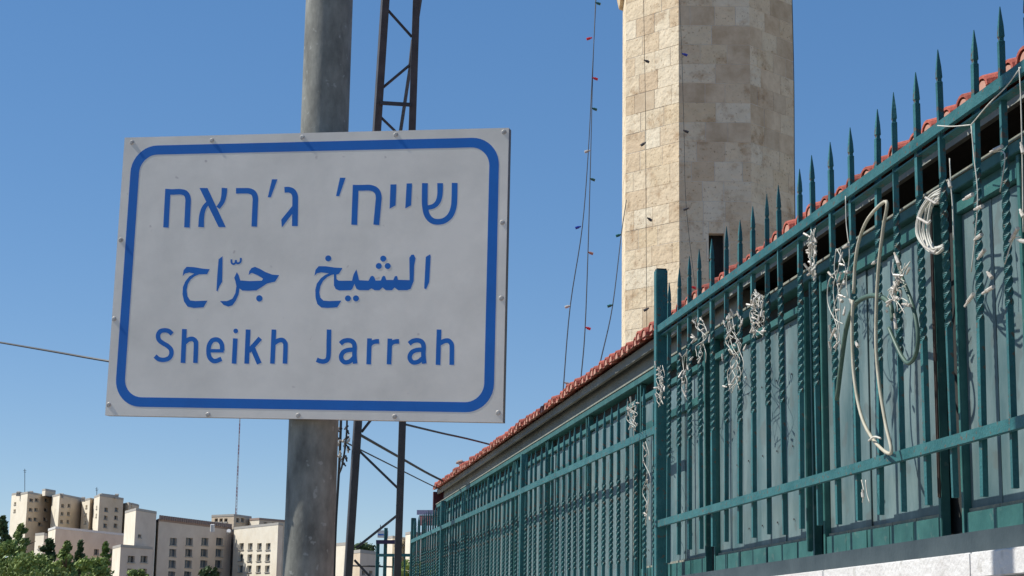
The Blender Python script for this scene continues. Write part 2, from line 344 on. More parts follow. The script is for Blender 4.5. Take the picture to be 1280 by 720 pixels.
# Latin
a1, a2, a3, a4 = (185, 400), (275, 400), (390, 400), (480, 400); K = 11.08
letter([S([(335, 195), (290, 155), (230, 143), (170, 158), (140, 210), (152, 275), (205, 320), (270, 358), (318, 410), (322, 480), (285, 532), (220, 552), (150, 542), (98, 500)], 5.6, a1, K)])
letter([S([(505, 125), (485, 595)], 6, a1, K), S([(512, 310), (560, 272), (615, 262), (655, 290), (665, 345), (657, 595)], 5.8, a1, K)])
letter([S([(1030, 425), (1022, 340), (990, 288), (940, 270), (885, 288), (848, 350), (838, 430), (850, 510), (890, 558), (940, 568), (1018, 538)], 5.7, a1, K), S([(845, 427), (1050, 427)], 4.4, a1, K)])
letter([DT(218, 152, 33, a2, K), S([(213, 255), (195, 605)], 5.9, a2, K)])
letter([S([(390, 132), (370, 605)], 6, a2, K), S([(558, 252), (395, 435)], 5.8, a2, K), S([(447, 378), (545, 605)], 6.2, a2, K)])
letter([S([(747, 132), (726, 605)], 5.9, a2, K), S([(752, 320), (805, 287), (862, 278), (898, 310), (908, 365), (900, 605)], 5.8, a2, K)])
letter([S([(237, 132), (233, 300), (230, 470), (215, 545), (170, 573), (115, 570), (65, 550)], 5.8, a3, K)])
letter([S([(393, 330), (440, 292), (510, 282), (565, 303), (590, 360), (588, 480), (598, 605)], 5.8, a3, K), S([(592, 412), (510, 415), (440, 440), (405, 495), (412, 550), (455, 585), (520, 575), (585, 520)], 5.6, a3, K)])
letter([S([(797, 255), (785, 615)], 5.9, a3, K), S([(800, 350), (830, 318), (870, 300), (930, 296)], (5, 6), a3, K)])
letter([S([(82, 258), (70, 615)], 5.9, a4, K), S([(86, 350), (110, 320), (150, 300), (210, 296)], (5, 6), a4, K)])
letter([S([(348, 330), (400, 292), (470, 282), (525, 305), (548, 360), (546, 480), (558, 605)], 5.8, a4, K), S([(548, 412), (465, 415), (395, 440), (358, 495), (364, 550), (405, 587), (475, 577), (540, 525)], 5.6, a4, K)])
letter([S([(763, 132), (748, 622)], 5.9, a4, K), S([(772, 325), (835, 292), (890, 287), (928, 320), (940, 380), (938, 622)], 5.8, a4, K)])
# bolts
for px, py in [(164.9, 178), (265, 175.6), (378, 171.6), (494.8, 168.5), (630, 165), (628, 278), (626.7, 372.7), (622.7, 516), (493.3, 520.7), (372.7, 519.3), (260, 518.3), (136, 506), (142.7, 398.7), (151, 300)]:
    x, z = sg(px, py); bm = bmesh.new()
    bmesh.ops.create_cone(bm, cap_ends=True, segments=12, radius1=.0062, radius2=.0048, depth=.0016, matrix=Matrix.Translation((x, -.001, z)) @ Matrix.Rotation(pi / 2, 4, 'X'))
    bmesh.ops.create_cone(bm, cap_ends=True, segments=6, radius1=.0036, radius2=.0030, depth=.0014, matrix=Matrix.Translation((x, -.0026, z)) @ Matrix.Rotation(pi / 2, 4, 'X'))
    obj('bolt', bm, M_bolt, sign)
# pole
pr = .0595
ax = at(398.4, 360, 1); d0 = ray(398.4, 360)
kk = (A['T'] + SY * (TH + pr + .012)).dot(SY) / d0.dot(SY); Pc = EYE + d0 * kk
pole = thing('lamp_post', 'thick round galvanised steel post carrying the trilingual street sign', 'post', (Pc.x, Pc.y, 0))
bm = bmesh.new()
zz = [0, .01, .34, .35, .36, .37, .40, 2.0, 4.0, 6.0, 8.44, 8.49, 8.5]; rr = [pr * 1.25] * 4 + [pr * 1.04] * 3 + [pr * 1.02, pr, pr * .98, pr * .95, pr * .95, pr * .94]
rg = [[bm.verts.new((r * cos(k * pi / 24), r * sin(k * pi / 24), z)) for k in range(48)] for z, r in zip(zz, rr)]
for a, b in zip(rg, rg[1:]):
    for k in range(48): bm.faces.new((a[k], a[(k + 1) % 48], b[(k + 1) % 48], b[k]))
bm.faces.new(rg[-1]); obj('shaft', bm, M_steel, pole, smooth=True)
bm = bmesh.new(); box(bm, -.14, .14, -.14, .14, .105, .125); obj('base_plate', bm, M_steel, pole)
# clamps of the sign round the pole
for zc in (.24, -.24):
    bm = bmesh.new(); C0 = sign.matrix_world.inverted() @ Vector((Pc.x, Pc.y, EYE.z + A['T'].z + zc))
    xc = C0.x; yc = TH + pr + .014
    for k in range(32):
        a0, a1_ = 2 * pi * k / 32, 2 * pi * (k + 1) / 32
        hexa(bm, [Vector((xc + R * cos(a), yc + R * sin(a), zc + z)) for z in (-.018, .018) for R, a in ((pr + .001, a0), (pr + .006, a0), (pr + .006, a1_), (pr + .001, a1_))])
    box(bm, xc - .09, xc + .09, .0035, TH + .010, zc - .02, zc + .02)
    obj('clamp', bm, M_iron, sign)

# ------------------------------------------------------------------ lattice mast behind the sign
DM = 15.0
def seg(bm, a, b, wd, dm=DM, dp=None, h=None):
    bar(bm, at(*a, dm), at(*b, dp or dm), wd, h)
LM = at(464, 812, DM)
mast = thing('lattice_mast', 'narrow two legged brown steel lattice mast rising behind the street sign', 'mast')
def leg_line(xt, xb, y): return xt + (xb - xt) * y / 720
for xt, xb in ((481.5, 434.8), (520.5, 496.7)):
    bm = bmesh.new(); yb = 900; yt = -260
    xl = lambda y: xt + (xb - xt) * y / 720
    a = at(xl(yb), yb, DM); b = at(xl(yt), yt, DM)
    bar(bm, a, b, .058, .10); obj('leg', bm, M_iron, mast)
pts = [((483, 10.6), (514.7, 46)), ((478, 110), (512.5, 81)), ((474.5, 145), (493, 163)), ((448, 562.5), (500.6, 613.5)), ((500.6, 641), (445, 685)), ((493, 163), (508, 186)), ((505, 215), (474, 250)), ((470, 280), (504, 320)), ((503, 345), (463, 390)), ((461, 415), (503, 455)), ((502, 475), (452, 540)), ((516, -30), (484, 0)), ((487, -80), (519, -40)), ((443, 700), (499, 760))]
for a, b in pts:
    bm = bmesh.new(); bar(bm, at(*a, DM), at(*b, DM), .018, .018); obj('brace', bm, M_iron, mast)
bm = bmesh.new(); bar(bm, at(475, 128.6, DM - .06), at(514, 131, DM - .06), .018, .03); obj('crosspiece', bm, M_iron, mast)
bm = bmesh.new(); bar(bm, at(530, -30, DM + .5), at(499, 175, DM + .25), .035, .02); obj('rear_strut', bm, M_iron, mast)
bm = bmesh.new(); bar(bm, at(512, 84, DM + .3), at(515.5, 50, DM + .3), .02, .02); obj('rear_strut', bm, M_iron, mast)
# insulator and cable termination hanging from the mast's left side
ins = thing('cable_termination', 'dark drop cable with a knot of small insulators left of the lattice mast', 'cable')
bm = bmesh.new(); tube(bm, catmull([at(427, 500, DM), at(425, 560, DM), at(423, 600, DM), at(419.5, 660, DM), at(417, 740, DM), at(414, 830, DM)], 5), .011, 6); obj('drop_cable', bm, M_wire, ins)
bm = bmesh.new(); tube(bm, catmull([at(434, 500, DM - .1), at(433, 545, DM - .1), at(428, 580, DM - .05), at(424, 592, DM)], 5), .008, 6); obj('drop_cable', bm, M_wire, ins)
for i in range(22):
    x = 418 + random.random() * 18; y = 528 + random.random() * 52; bm = bmesh.new(); p = at(x, y, DM + random.uniform(-.1, .1))
    d = Vector((random.uniform(-1, 1), random.uniform(-.4, .4), random.uniform(-.6, 1))).normalized() * .028
    tube(bm, [p - d, p - d * .4, p - d * .35, p + d * .35, p + d * .4, p + d], .007, 6); bmesh.ops.create_icosphere(bm, subdivisions=1, radius=.014, matrix=Matrix.Translation(p))
    obj('insulator', bm, random.choice([M_iron, M_iron, M_bulbw]), ins)

def wire(pts, r, label, name='overhead_wire', m=M_wire, group=None, cat='wire'):
    bm = bmesh.new(); tube(bm, catmull(pts, 6), r, 5); o = obj(name, bm, m); return tag(o, label, cat, group)
wire([at(-60, 418, 22), at(0, 428, 20), at(70, 440, 18), at(133, 451, 17), at(300, 478, 15.8), at(450, 500, 15)], .011, 'black overhead wire entering at the left edge and passing behind the sign')
wire([at(449, 543, 15), at(500, 572, 17.5), at(547, 598, 20.5), at(590, 616, 25), at(640, 640, 32)], .013, 'thicker dark wire sloping from the mast legs down to the tiled roof end')
wire([at(430, 552, 15), at(480, 577, 17.5), at(540, 607, 21), at(590, 630, 25)], .007, 'thin grey wire sloping just under the thicker dark wire by the mast')
wire([at(500, 529, 15), at(550, 541, 17), at(606, 554, 19.5), at(700, 580, 26)], .010, 'dark wire from under the sign to the roof, upper one right of the mast')
wire([at(437, 707, 60), at(470, 708, 60), at(500, 709, 62)], .03, 'low dark cable level across the gap between the mast legs')
wire([at(989.5, -20, 24), at(991.5, 60, 24), at(992.5, 120, 24), at(993, 215, 24), at(994, 300, 24)], .006, 'very thin vertical wire close along the right side of the minaret')

# ------------------------------------------------------------------ fence
DF = 1.885; S0 = 4.115; SP = .182; BW = .0155
def bar_mesh():                       # local origin at the bar's foot
    bm = bmesh.new(); L = 1.225; t0, t1 = .449, .862; ring = []
    zs = [(0, 0, 1), (t0, 0, 1)]; nq = 15; k = 5
    for i in range(1, nq * k + 1): zs.append((t0 + (t1 - t0) * i / (nq * k), i / k * pi / 2, 1.02))
    zs += [(L - .094, nq * pi / 2, 1), (L - .092, nq * pi / 2, .74), (L - .085, nq * pi / 2, .74), (L - .081, nq * pi / 2, .98), (L - .050, nq * pi / 2, .78), (L - .012, nq * pi / 2, .28), (L, nq * pi / 2, .12)]
    for z, a, s in zs:
        ring.append([bm.verts.new((BW * .7071 * s * cos(a + pi / 4 + j * pi / 2), BW * .7071 * s * sin(a + pi / 4 + j * pi / 2), z)) for j in range(4)])
    for p, q in zip(ring, ring[1:]):
        for j in range(4): bm.faces.new((p[j], p[(j + 1) % 4], q[(j + 1) % 4], q[j]))
    bm.faces.new(ring[0][::-1]); bm.faces.new(ring[-1])
    return mesh(bm, M_teal, 'spiked_bar')
BM = bar_mesh()
def F_thing(name, label, cat, s, t, z): return thing(name, label, cat, W(s, t, z), FROT)
# local coordinates inside a fence-frame thing with origin (s0,t0,z0): x = s-s0, y = -(t-t0)
def fbox(root, name, s0, s1, t0, t1, z0, z1, m, o, b=.0, z0b=None, z1b=None, label=None):
    bm = bmesh.new(); os, ot, oz = o
    z0b = z0 if z0b is None else z0b; z1b = z1 if z1b is None else z1b
    P = [Vector((s - os, -(t - ot), z - oz)) for (s, t, z) in
         ((s0, t0, z0), (s1, t0, z0b), (s1, t1, z0b), (s0, t1, z0), (s0, t0, z1), (s1, t0, z1b), (s1, t1, z1b), (s0, t1, z1))]
    hexa(bm, P)
    if b: bmesh.ops.bevel(bm, geom=bm.edges[:], offset=b, segments=2, affect='EDGES')
    ob = obj(name, bm, m, root); 
    if label: ob['label'] = label
    return ob
sp = inv(826, 400, DF)[0]             # main post
ztop = lambda s: 1.4064 + .0035 * (sp - s) * 0 ; zlow = lambda s: .540
O = (sp, DF, .24)
f1 = F_thing('iron_fence', 'raised near section of teal spiked fence with twisted bars, right of the tall post', 'fence', *O)
fbox(f1, 'post', sp - .024, sp + .024, DF - .026, DF + .026, .24, 1.665, M_teal, O, .003)
fbox(f1, 'post_cap', sp - .020, sp + .020, DF - .022, DF + .022, 1.6655, 1.671, M_iron, O)
tr = (DF - BW / 2 - .014, DF - BW / 2 - .001)
fbox(f1, 'top_rail', 2.6, sp - .025, *tr, 1.385, 1.4195, M_teal, O, .002, 1.377, 1.411)
fbox(f1, 'rail_flange', 2.6, sp - .025, DF - BW / 2 - .0005, DF + .022, 1.372, 1.377, M_teal, O, 0, 1.364, 1.369)
fbox(f1, 'bottom_rail', 2.6, sp - .025, *tr, .533, .565, M_teal, O, .002, .519, .551)
i = -5
while S0 + i * SP < sp - .05:
    s = S0 + i * SP
    o = link('spiked_bar', BM, f1); dz = random.uniform(-.012, .008) 
    if S0 + (i + 1) * SP > sp - .08: dz -= .03
    o.location = (s - O[0], 0, .396 + dz - O[2]); o.rotation_euler = (random.gauss(0, .005), random.gauss(0, .006), random.gauss(0, .10))
    i += 1
# far, lower section
posts = [inv(x, 600, DF)[0] for x in (655, 555, 518)]
zfr = lambda s: .952 + (s - sp) * .0066
O2 = (posts[0], DF, 0)
f2 = F_thing('iron_fence', 'lower far section of teal fence with close twisted bars under the tiled roof', 'fence', *O2)
for k, s in enumerate(posts): fbox(f2, 'post', s - .02, s + .02, DF - .022, DF + .022, -.3, zfr(s) + .235, M_teal, O2, .003)
ends = [sp + .025] + [p for p in posts]
for a, b, k in zip(ends, ends[1:], range(9)):
    a2 = a if k == 0 else a + .021; b2 = b - .021
    fbox(f2, 'rail', a2, b2, DF - BW / 2 - .014, DF - BW / 2 - .001, zfr(a2) - .017, zfr(a2) + .017, M_teal, O2, .0, zfr(b2) - .017, zfr(b2) + .017)
    fbox(f2, 'rail', a2, b2, DF - BW / 2 - .014, DF - BW / 2 - .001, zfr(a2) - .9, zfr(a2) - .868, M_teal, O2, .0, zfr(b2) - .9, zfr(b2) - .868)
s = sp + .025 + SP * .55
while s < posts[-1] - .03:
    if min(abs(s - p) for p in posts) > .035:
        o = link('spiked_bar', BM, f2); o.location = (s - O2[0], 0, .396 + zfr(s) - 1.402 + random.uniform(-.006, .006)); o.rotation_euler = (random.gauss(0, .003), random.gauss(0, .005), random.gauss(0, .06))
    s += SP

# fence of the neighbouring plot further down the street
sA = inv(477, 690, DF)[0]; O3 = (sA, DF, -1)
f3 = F_thing('iron_fence', 'short distant teal fence frame left of the lower fence, seen between the mast legs', 'fence', *O3)
D3 = at(472, 700, 19)
for x, yt in ((472.5, 676), (482.5, 660), (494, 697)):
    bm = bmesh.new(); a = at(x, yt, 19); a0 = f3.matrix_world
    Mi = (Matrix.Translation(f3.location) @ Matrix.Rotation(FROT, 4, 'Z')).inverted()
    bar(bm, Mi @ Vector((a.x, a.y, .3)), Mi @ a, .035); obj('post', bm, M_teal, f3)
for y, x0, x1 in ((694, 472, 517), (727, 472, 517)):
    bm = bmesh.new(); bar(bm, Mi @ at(x0, y, 18.94), Mi @ at(x1, y, 18.9), .03); obj('rail', bm, M_teal, f3)
for k in range(6):
    x = 477 + k * 7.2
    if k in (0, 1, 3): continue
    bm = bmesh.new(); bar(bm, Mi @ at(x, 695, 19), Mi @ at(x - .5, 800, 19), .016); obj('bar', bm, M_teal, f3)
bm = bmesh.new(); hexa(bm, [at(x, y, d) for y in (680, 675) for x, d in ((470, 18.9), (501, 18.9), (501, 19.6), (470, 19.6))])
tag(obj('small_canopy', bm, M_navy), 'flat dark navy slab on the distant fence post between the mast legs', 'canopy')

# ------------------------------------------------------------------ building with screen, coping wall and tiled roof
# base wall
sE = posts[-1] + .4
O4 = (sp, 1.80, -1.47)
bw = F_thing('low_wall', 'low wall with bright white stone coping under the near teal fence', 'wall', *O4)
zc = .255 * 1.80 / DF
s = 2.0; L_ = 1.1
while s < sp + 2.4:
    fbox(bw, 'coping_stone', s + .002, s + L_ - .002, 1.80, 2.02, zc - .062, zc, M_white, O4, .003)
    s += L_
fbox(bw, 'wall_face', 2.0, sp + 2.4, 1.812, 2.3, -1.47, zc - .066, M_pink, O4)
fbox(bw, 'drip_line', 2.0, sp + 2.4, 1.806, 2.02, zc - .0655, zc - .0625, M_wall, O4)
O5 = (sp, 2.0, .0)
TS = 2.0
sc = F_thing('green_screen', 'green framed screen of grey frosted sheets standing right behind the spiked fence', 'screen', *O5)
# lower slate band and kick plates
fbox(sc, 'sill_band', 2.4, sp + 2.4, 1.90, 2.03, zc + .0, .312, M_slate, O5, .0, zc, .300)
edges = [inv(x, 560, TS)[0] for x in (1290, 1196, 1029.5, 893, 804)]
edges = [3.0, 4.2] + edges[1:]
sEnd = inv(549, 640, TS)[0]
while edges[-1] < sEnd - 1.0: edges.append(edges[-1] + 1.27)
edges[-1] = sEnd
zl1, zl0 = 1.300, 1.268; zb1, zb0 = 1.237, 1.205
zk0, zk1 = .312, .375
fbox(sc, 'lintel', 3.0, edges[-1], TS - .03, TS + .03, zl0, zl1, M_green, O5, .002)
fbox(sc, 'dusty_ledge', 3.0, edges[-1], TS - .034, TS + .05, zl1 + .001, zl1 + .009, M_dust, O5)
for k, (a, b) in enumerate(zip(edges, edges[1:])):
    gaps = {2: .07, 3: .045, 4: .06}
    a2, b2 = a + gaps.get(k, .02), b - gaps.get(k + 1, .02)
    zq1, zq0 = (zb1, zb0) if k < 3 else (1.205, 1.178)
    fbox(sc, 'shade_backing', b - .12, b + .12, TS + .025, TS + .035, zk0, zl0, M_dark, O5)  # added near-black board, paints the gap between leaves as deep shade
    if k > 2: fbox(sc, 'shade_backing', a + .121, b - .121, TS + .025, TS + .035, 1.12, zl0, M_dark, O5)  # same added board under the lintel, so the slot looks unlit
    far = a > sp
    zbot = zk1 if not far else -.25
    # leaf frame
    for x0, x1 in ((a2, a2 + .020), (b2 - .020, b2)):
        fbox(sc, 'stile', x0, x1, TS - .022, TS + .006, zk0, zl0 - .002, M_green, O5, .002)
    fbox(sc, 'head_rail', a2 + .022, b2 - .022, TS - .02, TS + .02, zq0, zq1, M_green, O5, .002)
    if k in (0, 1, 2): fbox(sc, 'infill_panel', a2 + .022, b2 - .022, TS - .004, TS + .004, zb1 + .001, zl0 - .001, M_green, O5)
    if k in (4,) or (k > 5 and k % 2 == 0): fbox(sc, 'mid_rail', a2 + .022, b2 - .022, TS - .018, TS + .018, 1.03, 1.065, M_green, O5, .002)
    n = max(2, round((b2 - a2 - .044) / SP)); wv = (b2 - a2 - .044) / n
    for j in range(n):
        x0 = a2 + .022 + j * wv
        tw = random.uniform(-.004, .004)
        zt = zq0 - .004
        fbox(sc, 'frosted_sheet', x0 + .0006, x0 + wv - .0006, TS + tw - .002, TS + tw + .002, zk1 + .012 if not far else zbot, zt, M_pane, O5)
        if not far:
            bm = bmesh.new()
            for zz_ in (.46, .72, .98, 1.16):
                xx = x0 + wv / 2 + random.uniform(-.01, .01)
                bmesh.ops.create_cone(bm, cap_ends=True, segments=8, radius1=.004, radius2=.003, depth=.003, matrix=Matrix.Translation((xx - O5[0], -(TS - .006 + tw - O5[1]), zz_)) @ Matrix.Rotation(pi / 2, 4, 'X'))
            obj('screws', bm, M_iron, sc)
        if not far: fbox(sc, 'kick_plate', x0 + .003, x0 + wv - .003, TS - .02 + random.uniform(-.002, .002), TS - .012, zk0 - .008, zk1, M_green, O5, .001)
    if not far:
        for j in range(n + 1):
            x0 = a2 + .022 + j * wv
            fbox(sc, 'bottom_lip', x0 + .002 if j < n else x0, x0 + wv - .002 if j < n else x0 + .001, TS - .010, TS + .006, zk1 + .0005, zk1 + .011, M_dust, O5) if j < n else None
# dark brown rod standing in the screen
fbox(sc, 'rod', edges[2] - .004, edges[2] + .004, TS - .06, TS - .05, .42, 1.26, mat('rusty brown rod', (.07, .045, .04), (.11, .075, .06), rough=.8, scale=20), O5, .003)
fbox(sc, 'rod', edges[3] + .004, edges[3] + .020, TS - .06, TS - .04, .33, 1.2, M_green, O5, .003)

# building body
TE, TW = 2.5, 2.63
ze = .722 * TE + .07
sN = 1.5; sF = inv(540, 607, TE)[0]
O6 = (sp, TW, -1.6)
hs_ = F_thing('roofed_building', 'long low grey rendered building with red clay tile eaves behind the teal fence', 'building', *O6)
sV = inv(925, 400, TW)[0]
rise = .32
zw = ze - .06
fbox(hs_, 'wall', sV, sF - .15, TW, TW + .2, -1.6, zw + .05, M_wall, O6)
fbox(hs_, 'end_wall', sF - .15, sF, TW + .0, 5.4, -1.6, zw + .05, M_maroon, O6)
fbox(hs_, 'back_wall', sN, sF, 5.4, 5.6, -1.6, zw + .9, M_dark, O6)  # interior walls coloured near-black to paint the shade under the eaves
fbox(hs_, 'side_wall', sN - .1, sN, TW, 5.6, -1.6, zw + .4, M_wall, O6)
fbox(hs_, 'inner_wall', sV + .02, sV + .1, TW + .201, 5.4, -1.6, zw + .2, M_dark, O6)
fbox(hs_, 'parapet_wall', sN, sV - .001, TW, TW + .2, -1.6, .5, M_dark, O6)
bm = bmesh.new()
def rf(t): return ze + .0 + (t - TE) * rise
P = []
for dz in (0.0, .05):
    for s_, t_ in ((sN, TE + .09), (sF - .02, TE + .09), (sF - .02, 4.2), (sN, 4.2)):
        P.append(Vector((s_ - O6[0], -(t_ - O6[1]), rf(t_) - .062 + dz - O6[2])))
hexa(bm, P); obj('roof_deck', bm, M_dark, hs_)
bm = bmesh.new(); P = []
for dz in (0.0, .05):
    for s_, t_ in ((sN, 4.205), (sF, 4.205), (sF, 5.9), (sN, 5.9)):
        P.append(Vector((s_ - O6[0], -(t_ - O6[1]), rf(4.2) - (t_ - 4.2) * rise - .062 + dz - O6[2])))
hexa(bm, P); obj('roof_deck', bm, M_tile, hs_)
fbox(hs_, 'end_board', sF - .02, sF + .05, TE + .02, TW + .3, ze - .42, ze - .03, M_maroon, O6)
# tiles: barrel caps with mortar plugs between shallow pans
TP = .168
edz = lambda s_: .014 * max(0, (17 - s_) / 12)
def cap_mesh(r, th, L, up=True):
    bm = bmesh.new(); n = 8; ring = []
    for y, sc_ in ((0, 1), (L, .86)):
        o_, i_ = [], []
        for k in range(n + 1):
            a = pi * k / n
            sg_ = 1 if up else -1
            o_.append(bm.verts.new((r * sc_ * cos(a), -y, (sg_ * r * sc_ * .82 if up else -r * .35) * sin(a) + y * rise)))
            i_.append(bm.verts.new(((r - th) * sc_ * cos(a), -y, (sg_ * (r - th) * sc_ * .82 if up else -(r - th * 1.8) * .35) * sin(a) + y * rise)))
        ring.append((o_, i_))
    (o0, i0), (o1_, i1) = ring
    for k in range(n):
        bm.faces.new((o0[k], o0[k + 1], o1_[k + 1], o1_[k])); bm.faces.new((i0[k + 1], i0[k], i1[k], i1[k + 1]))
        bm.faces.new((o0[k + 1], o0[k], i0[k], i0[k + 1])); bm.faces.new((o1_[k], o1_[k + 1], i1[k + 1], i1[k]))
    for k in (0, n): bm.faces.new((o0[k], o1_[k], i1[k], i0[k]))
    return mesh(bm, M_tile, 'roof_tile')
cap = cap_mesh(.058, .013, .38); pan = cap_mesh(.062, .012, .38, False)
bm = bmesh.new()
f_ = [bm.verts.new((.034 * cos(pi * k / 8), 0, .036 * sin(pi * k / 8))) for k in range(9)]; b2_ = [bm.verts.new((v.co.x, -.05, v.co.z + .016)) for v in f_]
bm.faces.new(f_); bm.faces.new(b2_[::-1])
for k in range(9): bm.faces.new((f_[k], b2_[k], b2_[(k + 1) % 9], f_[(k + 1) % 9]))
plug = mesh(bm, M_mort, 'mortar_plug')
ntile = int((sF - 4.6) / TP)
for k in range(ntile + 1):
    s = sF - .06 - k * TP
    if s < sN: break
    o = link('roof_tile', cap, hs_); o.location = (s - O6[0], -(TE - O6[1]) + random.uniform(-.012, .012), ze + edz(s) - O6[2] + random.uniform(-.008, .010)); o.rotation_euler = (0, random.gauss(0, .05), random.gauss(0, .03))
    p = link('mortar_plug', plug, hs_); p.location = (o.location.x, o.location.y - .004, o.location.z - .006)
    o = link('pan_tile', pan, hs_); o.location = (s - TP / 2 - O6[0], -(TE - O6[1]) + random.uniform(-.01, .01) - .01, ze + edz(s) - O6[2] + .012)
# upper courses of tiles, one mass
bm = bmesh.new()
k = 0
while sF - .06 - k * TP > sN:
    s = sF - .06 - k * TP
    for c in range(1, 5):
        for hh, me_ in ((0, cap), (1, pan)):
            tmp = bmesh.new(); tmp.from_mesh(me_)
            bmesh.ops.translate(tmp, verts=tmp.verts, vec=(s - hh * TP / 2 - O6[0], -(TE - O6[1]) - c * .35 + random.uniform(-.01, .01), ze + edz(s) - O6[2] + c * (.35 * rise - .006) + .012 + hh * .012))
            t2 = bpy.data.meshes.new('t'); tmp.to_mesh(t2); tmp.free(); bm.from_mesh(t2); bpy.data.meshes.remove(t2)
    k += 1
me = bpy.data.meshes.new('upper_tiles'); bm.to_mesh(me); bm.free(); me.materials.append(M_tile)
kind(link('upper_tiles', me, hs_), 'stuff')
fbox(hs_, 'fascia_board', sN, sF - .01, TE + .062, TE + .085, ze - .058, ze - .004, M_wall, O6)
# small canopy at the far end of the building
c0 = at(519, 640, 18.4)
bm = bmesh.new(); hexa(bm, [at(x, y, d) for y in (643.5, 637.5) for x, d in ((521, 18.9), (541, 17.6), (546, 18.6), (526, 19.6))])
tag(obj('small_canopy', bm, M_navy), 'dark navy canopy slab beside the far end post under the roof end', 'canopy')
bm = bmesh.new(); hexa(bm, [at(x, y, d) for y in (657, 644) for x, d in ((524, 18.8), (541, 17.7), (546, 18.5), (529, 19.5))])
tag(obj('awning_box', bm, M_maroon), 'dark maroon box under the navy canopy slab at the roof end', 'awning')
bm = bmesh.new(); _s, _z = inv(576, 578, TE + .1); p = W(_s, TE + .1, _z); bmesh.ops.create_icosphere(bm, subdivisions=2, radius=.035, matrix=Matrix.Translation(p) @ Matrix.Diagonal((1.5, 1, .7, 1)))
for v in bm.verts: v.co += Vector((random.uniform(-.012, .012),) * 3)
tag(obj('mortar_lump', bm, M_rtrim), 'small rough brown lump sitting on the far end of the tiled eaves', 'lump')

# ------------------------------------------------------------------ minaret
DMi = 27.0; RM = 114.2 / FPX * DMi; MC = at(884.5, 400, DMi); MC = Vector((MC.x, MC.y, 0))
th0 = atan2(-MC.x, -MC.y)             # unused direction helper
tow = Vector((-MC.x, -MC.y, 0)).normalized(); side = Vector((-tow.y, tow.x, 0))   # side points to the picture's left or right
if side.x < 0: side = -side
def vang(a, R): a = radians(a); return MC + tow * (R * cos(a)) + side * (R * sin(a))
ANG = [-62 + 45 * k for k in range(8)]
mn = thing('minaret', 'tall octagonal pale limestone minaret shaft rising behind the tiled roof', 'minaret', (MC.x, MC.y, 0))
def at_h(py): r = ray(884, py); return EYE.z + r.z / r.y * DMi * (r.y)    # height at the shaft for a pixel row
z_top = at_h(-32); z_vis = at_h(470); CH = .297
STN = .16
zwin1, zwin0 = EYE.z + ray(884, 287).z * 25.75, EYE.z + ray(884, 357).z * 25.75
def face_frame(k):
    a = vang(ANG[k], RM); b = vang(ANG[(k + 1) % 8], RM); u = (b - a); Lf = u.length; u.normalize()
    nrm = Vector((u.y, -u.x, 0));
    if nrm.dot((a + b) / 2 - MC) < 0: nrm = -nrm
    return a, u, Lf, nrm
wl = 34.5 / 85; wr = 52.5 / 85          # window span on face 1, as fractions
def slab(bm, k, u0, u1, z0, z1, d_out, d_in, gap=0.004):
    a, u, Lf, nr = face_frame(k); tn = math.tan(pi / 8)
    def pt(uu, d):
        x = uu * Lf
        if uu <= 0: x = -d * tn * -1 if d < 0 else x; x = (-d) * tn * (1) if d < 0 else x
        if uu >= 1: x = Lf - (-d) * tn if d < 0 else Lf
        return a + u * x + nr * d
    g = gap / Lf
    U0 = u0 if u0 <= 0 else u0 + g; U1 = u1 if u1 >= 1 else u1 - g
    hexa(bm, [Vector((*(pt(U, D) - MC)[:2], z)) for z in (z0 + gap, z1 - gap) for U, D in ((U0, d_out), (U1, d_out), (U1, d_in), (U0, d_in))])
